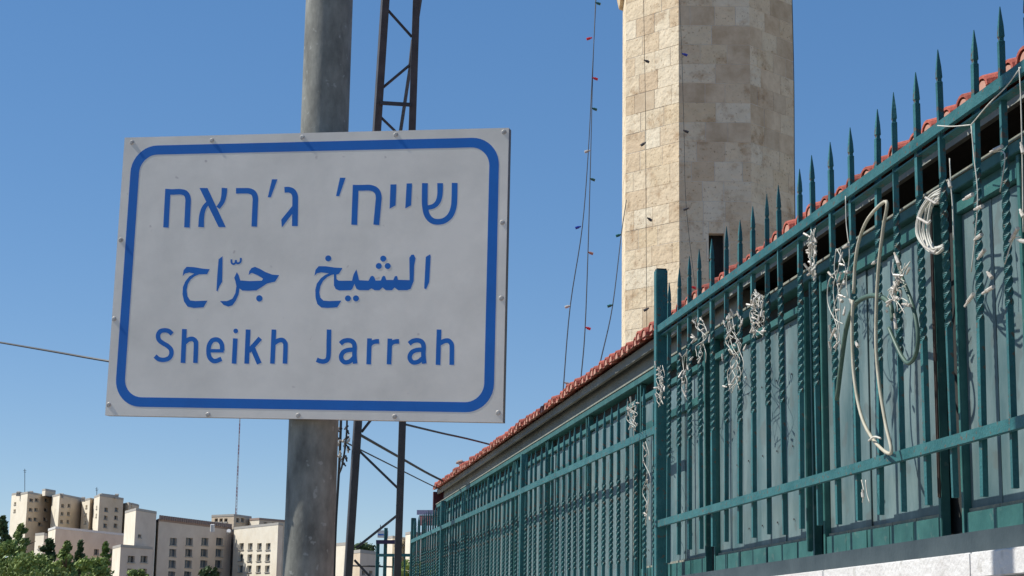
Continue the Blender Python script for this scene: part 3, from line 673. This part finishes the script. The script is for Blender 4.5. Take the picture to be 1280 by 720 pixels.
# mortar bed and core
bm = bmesh.new()
for k in range(8):
    if k == 1:
        slab(bm, k, 0, 1, 0, zwin0, -.006, -STN, 0); slab(bm, k, 0, 1, zwin1, z_top, -.006, -STN, 0)
        slab(bm, k, 0, wl, zwin0, zwin1, -.006, -STN, 0); slab(bm, k, wr, 1, zwin0, zwin1, -.006, -STN, 0)
    else: slab(bm, k, 0, 1, 0, z_top, -.006, -STN, 0)
obj('mortar_bed', bm, M_mortar, mn)
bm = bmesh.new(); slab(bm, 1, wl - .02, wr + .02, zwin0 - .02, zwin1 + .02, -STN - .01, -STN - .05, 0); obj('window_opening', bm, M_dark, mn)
rs = random.Random(3)
nc = int((z_top - z_vis) / CH) + 1
back = bmesh.new(); cnt = 0
for c in range(nc):
    z1 = z_top - c * CH; z0 = z1 - CH
    for k in range(8):
        vis = k in (0, 1, 2)
        ncut = rs.choice([2, 3, 3]) if vis else 3
        off = (c % 2) * .5
        cuts = [0]
        if c % 2: cuts += [rs.uniform(.24, .36), rs.uniform(.60, .74)] if ncut == 3 else [rs.uniform(.4, .6)]
        else: cuts += [rs.uniform(.12, .2), rs.uniform(.45, .56), rs.uniform(.80, .88)] if ncut == 3 else [rs.uniform(.3, .38), rs.uniform(.62, .7)]
        cuts.append(1)
        for u0, u1 in zip(cuts, cuts[1:]):
            ps = [(u0, u1, z0, z1)]
            if k == 1 and z0 < zwin1 and z1 > zwin0:      # leave the window free
                ps = []
                if u0 < wl: ps.append((u0, min(u1, wl), z0, z1))
                if u1 > wr: ps.append((max(u0, wr), u1, z0, z1))
                a_, b_2 = max(u0, wl), min(u1, wr)
                if b_2 > a_:
                    if z1 > zwin1 + .02: ps.append((a_, b_2, max(z0, zwin1), z1))
                    if z0 < zwin0 - .02: ps.append((a_, b_2, z0, min(z1, zwin0)))
            for (p0, p1, q0, q1) in ps:
                if p1 - p0 < .02: continue
                if vis:
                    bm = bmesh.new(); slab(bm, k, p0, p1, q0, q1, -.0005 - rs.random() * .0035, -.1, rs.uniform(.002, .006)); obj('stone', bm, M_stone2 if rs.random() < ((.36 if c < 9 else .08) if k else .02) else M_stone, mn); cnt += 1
                else: slab(back, k, p0, p1, q0, q1, -.003, -.1, .005)
kind(obj('back_stones', back, M_stone, mn), 'stuff')
# plain lower shaft behind the building, out of sight, and corbel ring just above
bm = bmesh.new()
for k in range(8): slab(bm, k, 0, 1, 0, z_top - nc * CH - .01, -.004, -.12, 0)
obj('lower_shaft', bm, M_stone, mn)
for j, (ex, dz) in enumerate(((.06, .0), (.16, .22), (.30, .44))):
    bm = bmesh.new(); lo = [bm.verts.new(vang(a, RM + ex) - MC + Vector((0, 0, z_top + .002 + dz))) for a in ANG]; hi = [bm.verts.new(vang(a, RM + ex + .05) - MC + Vector((0, 0, z_top + dz + .219))) for a in ANG]
    bm.faces.new(lo); bm.faces.new(hi)
    for k in range(8): bm.faces.new((lo[k], lo[(k + 1) % 8], hi[(k + 1) % 8], hi[k]))
    obj('corbel_ring', bm, M_stone, mn)

# ------------------------------------------------------------------ hanging string lights
def bulb(p, m, d, L=.075, r=.018, parent=None):
    bm = bmesh.new(); d = Vector(d).normalized()
    tube(bm, [p, p + d * L * .35], r * .6, 8)
    tube(bm, [p + d * L * .351, p + d * L * .5, p + d * L * .75, p + d * L * .93, p + d * L], r, 8)
    return obj('bulb', bm, m, parent)
def strand(pts, d0, d1, r, label, bulbs, group='light strings hanging by the minaret'):
    t = thing('string_lights', label, 'string lights', group=group)
    ys_ = [p[1] for p in pts]; y0, y1 = min(ys_), max(ys_)
    dep = lambda y: d0 + (d1 - d0) * (y - y0) / (y1 - y0)
    bm = bmesh.new(); tube(bm, catmull([at(x, y, dep(y)) for x, y in pts], 5), r, 5); obj('cord', bm, M_wire, t)
    for x, y, m, dx in bulbs: bulb(at(x, y, dep(y)), m, (dx, 0, -.35), .07 * dep(y) / 22, .017 * dep(y) / 22, t)
    return t
strand([(746.5, -40), (745, 0), (740.5, 90), (735.5, 188), (728, 283), (713, 381), (704.5, 481), (703, 500)], 26, 16, .006, 'left cord of the two string lights crossing the sky, with red bulbs near its top',
       [(744, 3, M_gb, 1), (740, 47, M_red, -1), (740.5, 97, M_red, 1), (737.5, 188, M_bulbw, -1), (726, 283, M_bb, -1), (713, 382, M_bulbw, -1), (705.5, 478, M_bulbw, 1)])
strand([(746, -40), (744.5, 0), (741, 90), (738.5, 190), (735.5, 300), (731.5, 409), (726.5, 470), (725, 488)], 26.3, 15.5, .006, 'right cord of the two string lights crossing the sky, ending left of the minaret foot',
       [(739.5, 135, M_gb, 1), (737, 223, M_gb, 1), (734.7, 315, M_mort, 1), (731.5, 409, M_red, 1)])
strand([(783, 250), (776.7, 293), (766, 381), (751, 450), (747, 472)], 25, 15, .006, 'short dark light string leaving the left edge of the minaret towards the roof', [(776.7, 293, M_gb, -1), (766, 381, M_gb, -1)])
strand([(804, -30), (805.5, 60), (807, 150), (807.5, 270), (808.5, 420)], 25.4, 25.4, .0038, 'light string hanging against the sunlit face of the minaret',
       [(805, 75, M_iron, .8), (807, 178, M_iron, -.5), (809, 272, M_iron, .5), (811, 385, M_iron, -.6)])
strand([(848, -30), (852, 60), (855, 163), (858, 260), (872, 385)], 25.3, 24.6, .0036, 'light string hanging against the shaded face of the minaret, beside its bright edge',
       [(852.5, 67, M_bb, 1), (854, 163, M_iron, 1), (861, 260, M_iron, -1), (863, 358, M_red, 1)])

# ------------------------------------------------------------------ clutter hanging on the near fence
def fp(px, py, t=None):               # point on the fence's street side
    t = DF - .035 if t is None else t
    s, z = inv(px, py, t); return W(s, t, z)
def cord(name, pts, r, m, label, cat, t=None, parent=None, k=6, tv=0):
    bm = bmesh.new(); tt = DF - .035 if t is None else t
    P = [fp(x, y, tt + (random.uniform(-tv, tv) if tv else 0)) for x, y in pts]
    tube(bm, catmull(P, k), r, 7)
    o = obj(name, bm, m, parent, smooth=True)
    if not parent: tag(o, label, cat)
    return o
cord('garden_hose', [(1046, 500), (1052, 450), (1058, 410), (1068, 382), (1086, 370), (1103, 372), (1113, 382), (1116, 400)], .0075, M_hoseg, 'dark green hose arching between twisted bars of the near fence, beside the beige loop', 'hose')
cord('garden_hose', [(1122, 320), (1126, 343), (1140, 380), (1147, 415), (1145, 442), (1136, 454), (1127, 445), (1117, 424), (1111, 410)], .006, M_hoseg, 'short olive hose curled into a hook right of the beige cable loop', 'hose', t=DF - .03)
cord('cable_loop', [(1067, 367), (1069, 330), (1074, 300), (1086, 272), (1108, 252), (1104, 285), (1099, 325), (1096, 370), (1095, 430), (1099, 480), (1107, 530), (1114, 566), (1096, 555), (1078, 524), (1068, 475), (1065, 420), (1066, 375)], .0052, M_hoseb, 'long beige cable loop hanging from top rail to bottom rail of the near fence', 'cable', t=DF - .05)
cord('cord_tie', [(1086, 551), (1093, 546), (1101, 548)], .003, M_wirew, 'white tie knotted round the bottom of the beige cable loop', 'tie', t=DF - .062)
t = thing('cable_coil', 'coil of whitish cable hooked over a twisted bar near the top rail', 'cable coil')
for k in range(7):
    e = (0, 5, 2, 11, 15, 8, 18)[k]
    x0 = 1146 + e * .9; j_ = random.uniform(-2.5, 2.5)
    cord('loop', [(1176 - k * .5, 236 + k * 3), (1160 + e * .4 + j_, 246 + k), (1149 + e * .8 - j_ * .6, 268), (x0 + random.uniform(-1, 1), 292), (1156 + e * .6, 310 + random.uniform(-2, 2)), (1170, 318 - k * 1.5 + random.uniform(-2, 2)), (1179, 312 - k)], .0030, M_wirew, '', '', t=DF - .03 - .007 * ((k * 3) % 7), parent=t, tv=.004)
for x, y in ((1150, 275), (1158, 311), (1160, 250)):
    cord('tie', [(x - 3, y - 3), (x + 4, y + 1), (x + 10, y + 4), (x + 13, y + 1)], .0036, M_bulbw, '', '', t=DF - .088, parent=t)
def cluster(label, cx, cy, w_, h_, nb, nw, seed, group=None, vert=True):
    r = random.Random(seed); t = thing('string_lights', label, 'string lights')
    for k in range(nw):
        pts = []; x, y = cx + r.uniform(-w_, w_) / 2, cy - h_ / 2
        st = 5
        for j in range(st + 1):
            pts.append((cx + r.uniform(-w_, w_) / 2 * (1 - abs(j / st - .5) * .6), cy - h_ / 2 + h_ * j / st + r.uniform(-4, 4)))
        cord('cord', pts, .0014, M_wirew, '', '', t=DF - .03 - r.random() * .03, parent=t, k=4)
    for k in range(nb):
        x = cx + r.gauss(0, .28) * w_; y = cy + r.uniform(-.5, .5) * h_
        p = fp(x, y, DF - .04 - r.random() * .03); a = r.uniform(0, 2 * pi)
        d = DR * cos(a) * .9 + Vector((0, 0, sin(a))) - NN * r.uniform(0, .6)
        bulb(p, M_bulbw, d, r.uniform(.020, .036), .0038, t)
    return t
cluster('tangle of dirty white light string bunched on the tall square post at rail height', 826, 482, 13, 46, 16, 5, 1)
cluster('dirty white light tangle on the lower fence just left of the tall post', 790, 520, 15, 34, 14, 4, 2)
cluster('dense knot of white light string under the top rail, fourth bar from the void', 947, 393, 20, 52, 30, 7, 3)
cluster('long straggling white light string draped over bars left of the dense knot', 918, 440, 26, 95, 26, 6, 4)
cluster('small faint light tangle below the rail close to the tall post', 876, 425, 18, 50, 12, 4, 5)
cluster('pale bunched light string hanging straight down from the top rail left of the hose', 1016, 318, 10, 58, 26, 6, 6)
cluster('thin pale light string trailing beside the dark gap left of the beige loop', 1050, 375, 20, 130, 16, 3, 7)
cluster('few white bulbs clipped round the green hose crown', 1122, 362, 30, 60, 18, 3, 8)
cluster('white light string trailing down the last bars of the lower fence by the tall post', 808, 605, 12, 100, 11, 2, 9)
cluster('pale light string bits just right of the tall post, below the faint tangle', 856, 470, 10, 60, 10, 3, 12)
# sparse strings on the right bars
def sparse(label, cords, bulbs):
    t = thing('string_lights', label, 'string lights')
    for c in cords: cord('cord', c, .0017, M_wirew, '', '', t=DF - .04, parent=t, k=5)
    for x, y, a, L in bulbs:
        p = fp(x, y, DF - .045); a = radians(a); sn = DR
        d = (-DR * cos(a) * 2.2 - Vector((0, 0, sin(a)))).normalized()
        Lm = L / 480
        bulb(p - d * Lm * .0, M_bulbw, d, Lm * (1.6 if abs(cos(a)) > .6 else 1.1), .0052, t)
sparse('white light string tied along the top rail, falling beside the second bar from right', [[(1172, 157), (1190, 158), (1214, 156)], [(1214, 156), (1236, 130), (1258, 108), (1276, 84)], [(1214, 157), (1218, 200), (1222, 240), (1220, 285), (1214, 340)], [(1187, 198), (1189, 235), (1191, 262), (1192, 300)]],
       [(1204, 250, 0, 18), (1186, 225, 80, 10), (1218, 262, 8, 15), (1218, 300, -10, 14), (1222, 324, -35, 14), (1234, 340, 60, 14), (1228, 367, -8, 20), (1206, 383, -40, 18)])
sparse('white light string with small bulbs on the rightmost visible bar', [[(1274, 84), (1276, 120), (1278, 200), (1279, 290)], [(1240, 190), (1256, 193), (1250, 240)], [(1256, 330), (1266, 300), (1276, 296)]],
       [(1238, 190, 8, 20), (1276, 178, 80, 14), (1262, 302, -45, 16), (1272, 300, 35, 14), (1275, 262, 70, 12)])
sparse('grey cord with little bulbs hanging beside the arch of the beige loop', [[(1057, 245), (1058, 280), (1062, 318), (1058, 350), (1060, 372)], [(1046, 338), (1036, 352), (1035, 378), (1043, 398), (1054, 405)]],
       [(1054, 310, 0, 14), (1055, 340, 25, 14), (1048, 372, 50, 12), (1062, 374, 60, 12), (1038, 424, -50, 16), (1070, 428, 65, 10), (1090, 330, 0, 10)])
sparse('grey strap bits hooked beside the olive hose', [[(1118, 318), (1122, 328), (1127, 338), (1138, 327)], [(1137, 328), (1124, 350), (1110, 363)]], [(1118, 316, 70, 22), (1128, 380, 30, 18), (1112, 365, -20, 16), (1118, 392, 85, 20)])
sparse('two pale ties hanging on the bottom rail', [[(1077, 600), (1080, 615), (1078, 628)], [(1082, 600), (1084, 618), (1087, 628)]], [(1078, 612, 85, 10)])

# ------------------------------------------------------------------ far buildings
def facade(parent, A_, B_, z0, z1, m, holes, rec=.35, wm=None):
    """wall from plan point A_ to B_, holes = [(u0,u1,za,zb)] in metres along and absolute heights"""
    u = (B_ - A_); Lf = u.length; u.normalize(); nr = Vector((u.y, -u.x, 0))
    if nr.dot(Vector((A_.x, A_.y, 0)) * -1) < 0: nr = -nr
    us = sorted({0, Lf, *[h[0] for h in holes], *[h[1] for h in holes]}); zs = sorted({z0, z1, *[h[2] for h in holes], *[h[3] for h in holes]})
    bm = bmesh.new(); G = {}
    def v(a, z, d=0):
        k = (round(a, 4), round(z, 4), d)
        if k not in G: G[k] = bm.verts.new(Vector((A_.x, A_.y, 0)) + u * a + Vector((0, 0, z)) - nr * d)
        return G[k]
    for a, b in zip(us, us[1:]):
        for c, d in zip(zs, zs[1:]):
            if any(h[0] - 1e-6 <= a and b <= h[1] + 1e-6 and h[2] - 1e-6 <= c and d <= h[3] + 1e-6 for h in holes): continue
            bm.faces.new((v(a, c), v(b, c), v(b, d), v(a, d)))
    for h in holes:
        P = [(h[0], h[2]), (h[1], h[2]), (h[1], h[3]), (h[0], h[3])]
        for i in range(4):
            p, q_ = P[i], P[(i + 1) % 4]
            bm.faces.new((v(*p), v(*q_), v(*q_, rec), v(*p, rec)))
    obj('wall', bm, m, parent)
    for h in holes:
        bm = bmesh.new(); e = .02
        P = [Vector((A_.x, A_.y, 0)) + u * a + Vector((0, 0, z)) - nr * dd for dd in (rec - .02, rec + .05) for a, z in ((h[0] + e, h[2] + e), (h[1] - e, h[2] + e), (h[1] - e, h[3] - e), (h[0] + e, h[3] - e))]
        hexa(bm, P); wn = obj('window', bm, M_glass, parent)
        bm = bmesh.new(); mid = (h[0] + h[1]) / 2
        P = [Vector((A_.x, A_.y, 0)) + u * a + Vector((0, 0, z)) - nr * dd for dd in (rec - .08, rec - .021) for a, z in ((mid - .04, h[2] + e), (mid + .04, h[2] + e), (mid + .04, h[3] - e), (mid - .04, h[3] - e))]
        hexa(bm, P); obj('mullion', bm, M_roof, wn)
        bm = bmesh.new(); P = [Vector((A_.x, A_.y, 0)) + u * a + Vector((0, 0, z)) - nr * dd for dd in (-.12, rec - .09) for a, z in ((h[0] - .06, h[2] - .12), (h[1] + .06, h[2] - .12), (h[1] + .06, h[2] - .01), (h[0] - .06, h[2] - .01))]
        hexa(bm, P); obj('sill', bm, M_roof, wn)
def plan(px, depth): p = at(px, 700, depth); return Vector((p.x, p.y, 0))
def hgt(px, py, depth): return at(px, py, depth).z
def building(label, corners, y_top, mats, wins, deep=14, zb=0, name='building', cap=True, cat='building', trim=None):
    """corners = [(px, depth)...] visible plan corners left to right; y_top = row of the top at the first corner"""
    P = [plan(x, d) for x, d in corners]; z1 = hgt(corners[0][0], y_top, corners[0][1])
    t = thing(name, label, cat)
    for k, (a, b) in enumerate(zip(P, P[1:])):
        holes = []
        Lf = (b - a).length; xa, da = corners[k]; xb, db = corners[k + 1]
        for (kk, xs_, ys2, ww, hh) in wins:
            if kk != k: continue
            for x in xs_:
                # parameter along the wall for the pixel column
                r_ = ray(x, 700); rr_ = Vector((r_.x, r_.y, 0)); dd = b - a
                den = rr_.x * (-dd.y) + dd.x * rr_.y; lam = (a.x * (-dd.y) + dd.x * a.y) / den; pp = rr_ * lam; u_ = (pp - a).length
                dep = pp.dot(Vector((0, 1, 0))) / 1
                sc_ = dep / FPX
                for y in ys2:
                    rz = ray(x, y); zc_ = EYE.z + rz.z / Vector((rz.x, rz.y)).length * pp.length
                    fr = rr_.normalized().cross(dd.normalized()).length
                    hw = ww * sc_ / max(fr, .3) / 2; h2 = hh * sc_ / 2
                    if u_ - hw > .05 and u_ + hw < Lf - .05: holes.append((u_ - hw, u_ + hw, zc_ - h2, zc_ + h2))
        # drop overlapping ones
        facade(t, a, b, zb, z1, mats[k], holes)
    back_dir = Vector((P[0].x + P[-1].x, P[0].y + P[-1].y, 0)).normalized()
    Q = P + [P[-1] + back_dir * deep, P[0] + back_dir * deep]
    bm = bmesh.new()
    lo = [bm.verts.new((p.x, p.y, zb)) for p in Q]; hi = [bm.verts.new((p.x, p.y, z1)) for p in Q]
    n_ = len(Q)
    for i in range(len(P) - 1, n_): bm.faces.new((lo[i], lo[(i + 1) % n_], hi[(i + 1) % n_], hi[i]))
    obj('wall', bm, mats[-1], t)
    bm = bmesh.new(); c_ = sum((q_ for q_ in Q), Vector()) / n_
    lo = [bm.verts.new(((p - c_) * 1.01 + c_) + Vector((0, 0, z1 + .01))) for p in Q]; hi = [bm.verts.new(((p - c_) * 1.01 + c_) + Vector((0, 0, z1 + .35))) for p in Q]
    bm.faces.new(lo[::-1]); bm.faces.new(hi)
    for i in range(n_): bm.faces.new((lo[i], lo[(i + 1) % n_], hi[(i + 1) % n_], hi[i]))
    obj('roof', bm, trim or M_roof, t)
    return t
C_, T_, K_ = M_bcream, M_btan, M_bpink  # sun and shade of the blocks painted in by choosing a tone per side
# hilltop flats, far left
building('leftmost block of the hilltop flats, with a narrow sunlit end', [(9, 326), (19.5, 322), (28, 325)], 618, [C_, C_, C_], [(0, (14,), (629, 638), 2.5, 3)])
building('second hilltop block from the left with balconies facing the camera', [(19, 320), (29, 316), (70, 328)], 617.5, [C_, T_, T_], [(1, (34, 41, 53), (625, 637, 649), 4.5, 4), (1, (47,), (655,), 5, 4)])
building('hilltop block left of the dark central gap in the flats', [(60, 320), (69.5, 315), (97, 324)], 620.5, [C_, T_, T_], [(1, (74, 82), (632, 642, 652), 3.2, 4)])
building('recessed middle block of the hilltop flats with dark windows', [(86, 329), (99, 328), (114, 333)], 628, [T_, T_, T_], [(0, (93.5,), (633, 642, 652), 7, 5), (1, (104,), (634, 644, 653), 3, 4)])
building('hilltop block right of the dark central gap, sunlit strip on its left', [(98, 322), (108, 318), (128, 325)], 625.5, [C_, T_, T_], [(0, (104,), (633, 643, 653), 2.2, 3.5), (1, (115,), (634, 644), 2.5, 4)])
building('broad hilltop block beside the tall pale tower', [(113, 318), (120, 313), (150, 321)], 621.5, [C_, T_, T_], [(1, (129, 142), (637, 647, 657), 4.5, 5), (0, (117,), (634, 644), 2, 4)])
building('rightmost low hilltop block with a darker roof box', [(148, 326), (157, 322), (170, 328)], 631, [C_, T_, T_], [(1, (163,), (640,), 4, 3)])
for lb, x0, x1, y, yb_, d in (('small round roofed stair box on the second hilltop block', 47, 64, 612.5, 619, 321), ('small roof box on the broad hilltop block', 118, 140, 618.5, 624, 318), ('dark roof box on the rightmost hilltop block', 157, 169, 630.5, 634, 325)):
    zb_ = hgt(x0, yb_, d)
    building(lb, [(x0, d), (x0 + 4, d - 1.5), (x1, d + 2)], y, [C_, T_, T_], [], deep=4, zb=zb_, cat='roof box', name='stair_box')
for k, (x, y, d, wh) in enumerate([(23, 617.5, 322, 'leftmost hilltop block'), (39, 617, 322, 'second hilltop block, beside the aerial'), (77, 620, 318, 'hilltop block left of the dark gap'), (104, 624.5, 320, 'hilltop block right of the dark gap'), (146, 620.5, 320, 'broad hilltop block, right end')]):
    bm = bmesh.new(); bmesh.ops.create_cone(bm, cap_ends=True, segments=10, radius1=.26, radius2=.26, depth=.6, matrix=Matrix.Translation(at(x, y - 1.6, d)) @ Matrix.Rotation(pi / 2, 4, 'Y'))
    box(bm, -.35, .35, -.2, .2, -.6, -.28, Matrix.Translation(at(x, y - 1.6, d)))
    tag(obj('water_tank', bm, M_roof), 'small pale water tank on the roof of the ' + wh, 'tank', 'water tanks on the hilltop flats')
for x, y0_, y1_, d in [(31, 617, 586, 321), (121, 619, 609, 318)]:
    bm = bmesh.new(); bar(bm, at(x, y0_, d), at(x, y1_, d), .08); bar(bm, at(x - 2, y1_ + 2, d), at(x + 2, y1_ + 2.5, d), .06); bar(bm, at(x - 1.4, y1_ + 4, d), at(x + 1.4, y1_ + 4.5, d), .06)
    tag(obj('roof_aerial', bm, M_iron), 'thin roof aerial on the second hilltop block' if x < 50 else 'thin roof aerial on the broad hilltop block', 'aerial')
# low wing with white roof edge
building('long low wing with a white roof edge in front of the hilltop flats', [(58, 262), (67, 256), (160, 272)], 663.5, [C_, K_, K_], [(1, (80, 100, 120, 140), (690, 704), 6, 7)], trim=M_white)
building('narrow sunlit pale wall standing among the trees at the left', [(42, 240), (53, 238), (57, 240)], 669.5, [C_, K_, K_], [(0, (48,), (684,), 3, 4)], deep=6)
building('lower pinkish annex in front of the tall pale tower', [(140, 236), (150, 231), (190, 236)], 686, [C_, K_, K_], [(1, (164, 180), (699, 715), 8.5, 8)], deep=10)
building('tall windowless pale tower with one sunlit side, left of the hotel wing', [(153, 246), (166.5, 240), (192.5, 246)], 641, [C_, K_, K_], [(1, (173,), (670,), 4, 4)])
ht = building('tan hotel wing with four columns of square windows', [(192.6, 250), (196, 247), (288, 264)], 652.5, [C_, K_, K_], [(1, (215.5, 235.5, 255, 273.5), (677, 691, 705, 719, 733), 8.5, 9)], trim=M_rtrim)
P0, P1 = plan(196, 246.6), plan(288, 263.6); zt_ = hgt(196, 652, 247)
for k in range(34):
    p = P0.lerp(P1, (k + .5) / 34); bm = bmesh.new(); box(bm, p.x - .12, p.x + .12, p.y - .15, p.y + .25, zt_ + .38, zt_ + .95); obj('roof_tile_end', bm, M_rtrim, ht)
building('bright cream hotel wing with narrow paired windows, left of the sign post', [(291, 262), (346, 250), (352, 252)], 661.5, [C_, K_, K_], [(0, (301, 312, 323.5, 334.5), (669 + 14, 697, 711, 725), 5.6, 8)])
building('dark recess block between the tan and cream hotel wings', [(286, 268), (290, 268), (294, 268)], 664, [K_, K_, K_], [], deep=6)
building('brownish flat roofed block behind the hotel wings below the antenna', [(262, 300), (290, 297), (312, 302)], 645.5, [T_, T_, T_], [(0, (268, 274, 280), (650, 651), 4, 4), (1, (295, 301), (650,), 4, 5)], trim=M_roof)
building('low brown block under the antenna just left of the sign post', [(310, 300), (322, 298), (372, 305)], 650, [C_, T_, T_], [(1, (330, 340), (655,), 4, 4)], trim=M_rtrim)
for lb, x, y, d in (('white rooftop water tank at the joint of the two hotel wings', 265.5, 660, 255), ('white satellite dish lying on the roof beside the cream hotel wing', 286, 664, 258)):
    bm = bmesh.new(); bmesh.ops.create_cone(bm, cap_ends=True, segments=14, radius1=.32, radius2=.30, depth=1.0 if 'tank' in lb else .25, matrix=Matrix.Translation(at(x, y, d)) @ Matrix.Rotation(.2 if 'tank' in lb else 1.0, 4, 'X')); tag(obj('water_tank' if 'tank' in lb else 'satellite_dish', bm, M_white), lb, 'tank' if 'tank' in lb else 'dish')
# antenna mast: triangular lattice with red and white lengths
am = thing('antenna_mast', 'thin tall red and white lattice antenna mast above the hotel roofs', 'antenna')
M_rw = [mat('faded red paint', (.34, .12, .12), (.42, .2, .18), rough=.7), mat('faded white paint', (.52, .50, .50), (.6, .58, .56), rough=.7)]
segs = 10
for k in range(segs):
    y0, y1 = 648 - k * 13.2, 648 - (k + 1) * 13.2; x0, x1 = 294.6 + k * .55, 294.6 + (k + 1) * .55
    bm = bmesh.new(); wk = .16 * (1 - k / segs * .6)
    for j in range(3):
        a = 2 * pi * j / 3; o_ = Vector((cos(a), sin(a), 0)) * wk; a2 = 2 * pi * (j + 1) / 3; o2_ = Vector((cos(a2), sin(a2), 0)) * wk
        bar(bm, at(x0, y0, 300) + o_, at(x1, y1, 300) + o_, .06)
        for q_ in range(3): bar(bm, at(x0, y0, 300).lerp(at(x1, y1, 300), q_ / 3) + o_, at(x0, y0, 300).lerp(at(x1, y1, 300), (q_ + 1) / 3) + o2_, .04)
    obj('lattice_length', bm, M_rw[k % 2], am)
# right of the post
building('cream block with one small window just right of the sign post', [(404, 202), (440, 196), (442, 197)], 684, [C_, T_, T_], [(0, (413.5,), (710,), 3.5, 8)], deep=10)
building('greyish flat roofed block between the mast legs', [(441, 190), (450, 188), (472, 192)], 692, [T_, K_, K_], [(1, (455, 464), (716,), 4, 5)], deep=10)
building('small distant cream house right of the mast legs', [(483, 240), (490, 238), (512, 243)], 673.5, [C_, C_, C_], [(1, (494, 503), (681,), 3, 3)], deep=8)
building('small distant cream house glimpsed just left of the far fence post', [(506, 235), (512, 233), (560, 238)], 668.5, [C_, C_, C_], [], deep=8)
bm = bmesh.new(); box(bm, -.55, .55, -.4, .4, 0, .75); bmesh.ops.translate(bm, verts=bm.verts, vec=at(478.5, 672, 195))
wt = obj('water_tank', bm, M_white); tag(wt, 'white boxy rooftop tank with blue trim between the mast legs', 'tank')
bm = bmesh.new(); box(bm, -.5, .5, -.45, -.405, .2, .35); bmesh.ops.translate(bm, verts=bm.verts, vec=at(478.5, 672, 195)); obj('blue_trim', bm, M_blue, wt)
bm = bmesh.new(); bar(bm, at(475.5, 672, 195), at(475.5, 656, 195), .07); obj('pipe', bm, M_iron, wt)

# ------------------------------------------------------------------ trees
def tree(label, px, py_top, depth, rad, hgt_, m=M_leaf, seed=0, n=2600, shape='round', base_z=None, group='trees below the hill flats'):
    r = random.Random(seed); top = at(px, py_top, depth); zt = top.z; zb_ = base_z if base_z is not None else hz(top.x, top.y)
    t = thing('tree', label, 'tree', (top.x, top.y, zb_), group=group); Ht = zt - zb_
    bm = bmesh.new(); tube(bm, [(0, 0, 0), (.1, .05, Ht * .3), (.0, .1, Ht * .6), (.05, 0, Ht * .9)], max(.14, Ht * .022), 8, .04)
    for k in range(7):
        a = r.uniform(0, 2 * pi); z = Ht * r.uniform(.35, .8); tube(bm, [(0, 0, z), (cos(a) * rad * .35, sin(a) * rad * .35, z + rad * .3), (cos(a) * rad * .7, sin(a) * rad * .7, z + rad * .45)], .07, 5, .02)
    obj('trunk', bm, M_bark, t)
    clumps = []
    for k in range(60 if shape == 'round' else 46):
        if shape == 'round':
            a = r.uniform(0, 2 * pi); e = r.uniform(-.5, 1); rr_ = rad * r.uniform(.25, .85)
            c = Vector((cos(a) * rr_ * sqrt(max(0, 1 - e * e * .8)), sin(a) * rr_ * sqrt(max(0, 1 - e * e * .8)), Ht - hgt_ / 2 + e * hgt_ * .40)); cr_ = rad * r.uniform(.10, .30)
        else:
            f_ = k / 45; a = r.uniform(0, 2 * pi); rr_ = rad * (1 - f_) ** .6 * r.uniform(.1, .95)
            c = Vector((cos(a) * rr_, sin(a) * rr_, Ht - hgt_ + hgt_ * f_ * .96)); cr_ = rad * (.16 + .22 * (1 - f_)) * r.uniform(.6, 1.2)
        clumps.append((c, cr_))
    V = []; Fc = []
    ls = .13 * max(.3, depth / 130)
    for k in range(n):
        c, cr_ = r.choice(clumps); d = Vector((r.gauss(0, 1), r.gauss(0, 1), r.gauss(0, 1))).normalized() * cr_ * (r.random() ** .35)
        p = c + d * Vector((1, 1, .85)) if False else c + Vector((d.x, d.y, d.z * .85))
        if p.z > Ht: p.z = Ht - r.random() * .3
        q_ = Vector((r.gauss(0, 1), r.gauss(0, 1), r.gauss(0, .7))).normalized(); u_ = q_.orthogonal().normalized(); v_ = q_.cross(u_); L2 = ls * r.uniform(.4, 1.7)
        i0 = len(V); V += [p - u_ * L2, p - v_ * L2 * .5, p + u_ * L2, p + v_ * L2 * .5]; Fc.append((i0, i0 + 1, i0 + 2, i0 + 3))
    me = bpy.data.meshes.new('crown'); me.from_pydata(V, [], Fc); me.materials.append(m); link('crown', me, t)
    return t
tree('dark slim conifer at the very left edge, tallest of the trees', 4, 641, 128, 1.7, 9, M_leafd, 1, 4200, 'cone')
tree('dense bushy tree just right of the tallest conifer', 27, 652, 124, 1.7, 7.5, M_leaf, 2, 5200, 'cone')
tree('rounded green tree before the narrow sunlit wall', 12, 672, 118, 1.9, 5, M_leaf, 3, 4200)
tree('dark tree in front of the white roofed wing, left end', 62, 672, 122, 1.5, 6, M_leafd, 4, 4200, 'cone')
tree('leafy tree standing before the middle of the white roofed wing', 84, 676, 116, 1.35, 5, M_leaf, 5, 3800, 'cone')
tree('pointed dark tree right of the leafy tree, its tip on the white wing', 101, 673, 122, .9, 5, M_leafd, 13, 2600, 'cone')
tree('leaning bright tree whose tip reaches the white roof line', 132, 675, 118, 1.0, 5.5, M_leaf, 6, 3000, 'cone')
tree('low round tree at the bottom edge below the pinkish annex', 118, 693, 112, 1.5, 4, M_leaf, 7, 3600)
tree('broad low tree filling the bottom left corner', 40, 690, 105, 2.4, 4, M_leaf, 8, 5200)
tree('tiny bright treetop at the bottom edge before the tan hotel wing', 170, 711, 110, .9, 2, M_leaf, 9, 1400)
tree('dark treetop against the lower windows of the tan hotel wing', 262, 706, 150, 1.0, 3, M_leafd, 10, 1600)
tree('dark tree clump above the greyish block between the mast legs', 452, 676, 215, 2.4, 5, M_leafd, 11, 2200)
tree('bright green bush behind the distant teal fence', 514, 693, 30, .45, 1.6, M_leaf, 12, 1500)
tree('green bush seen through the far end bars of the lower fence', 560, 700, 24, .9, 2.0, M_leaf, 14, 3000)
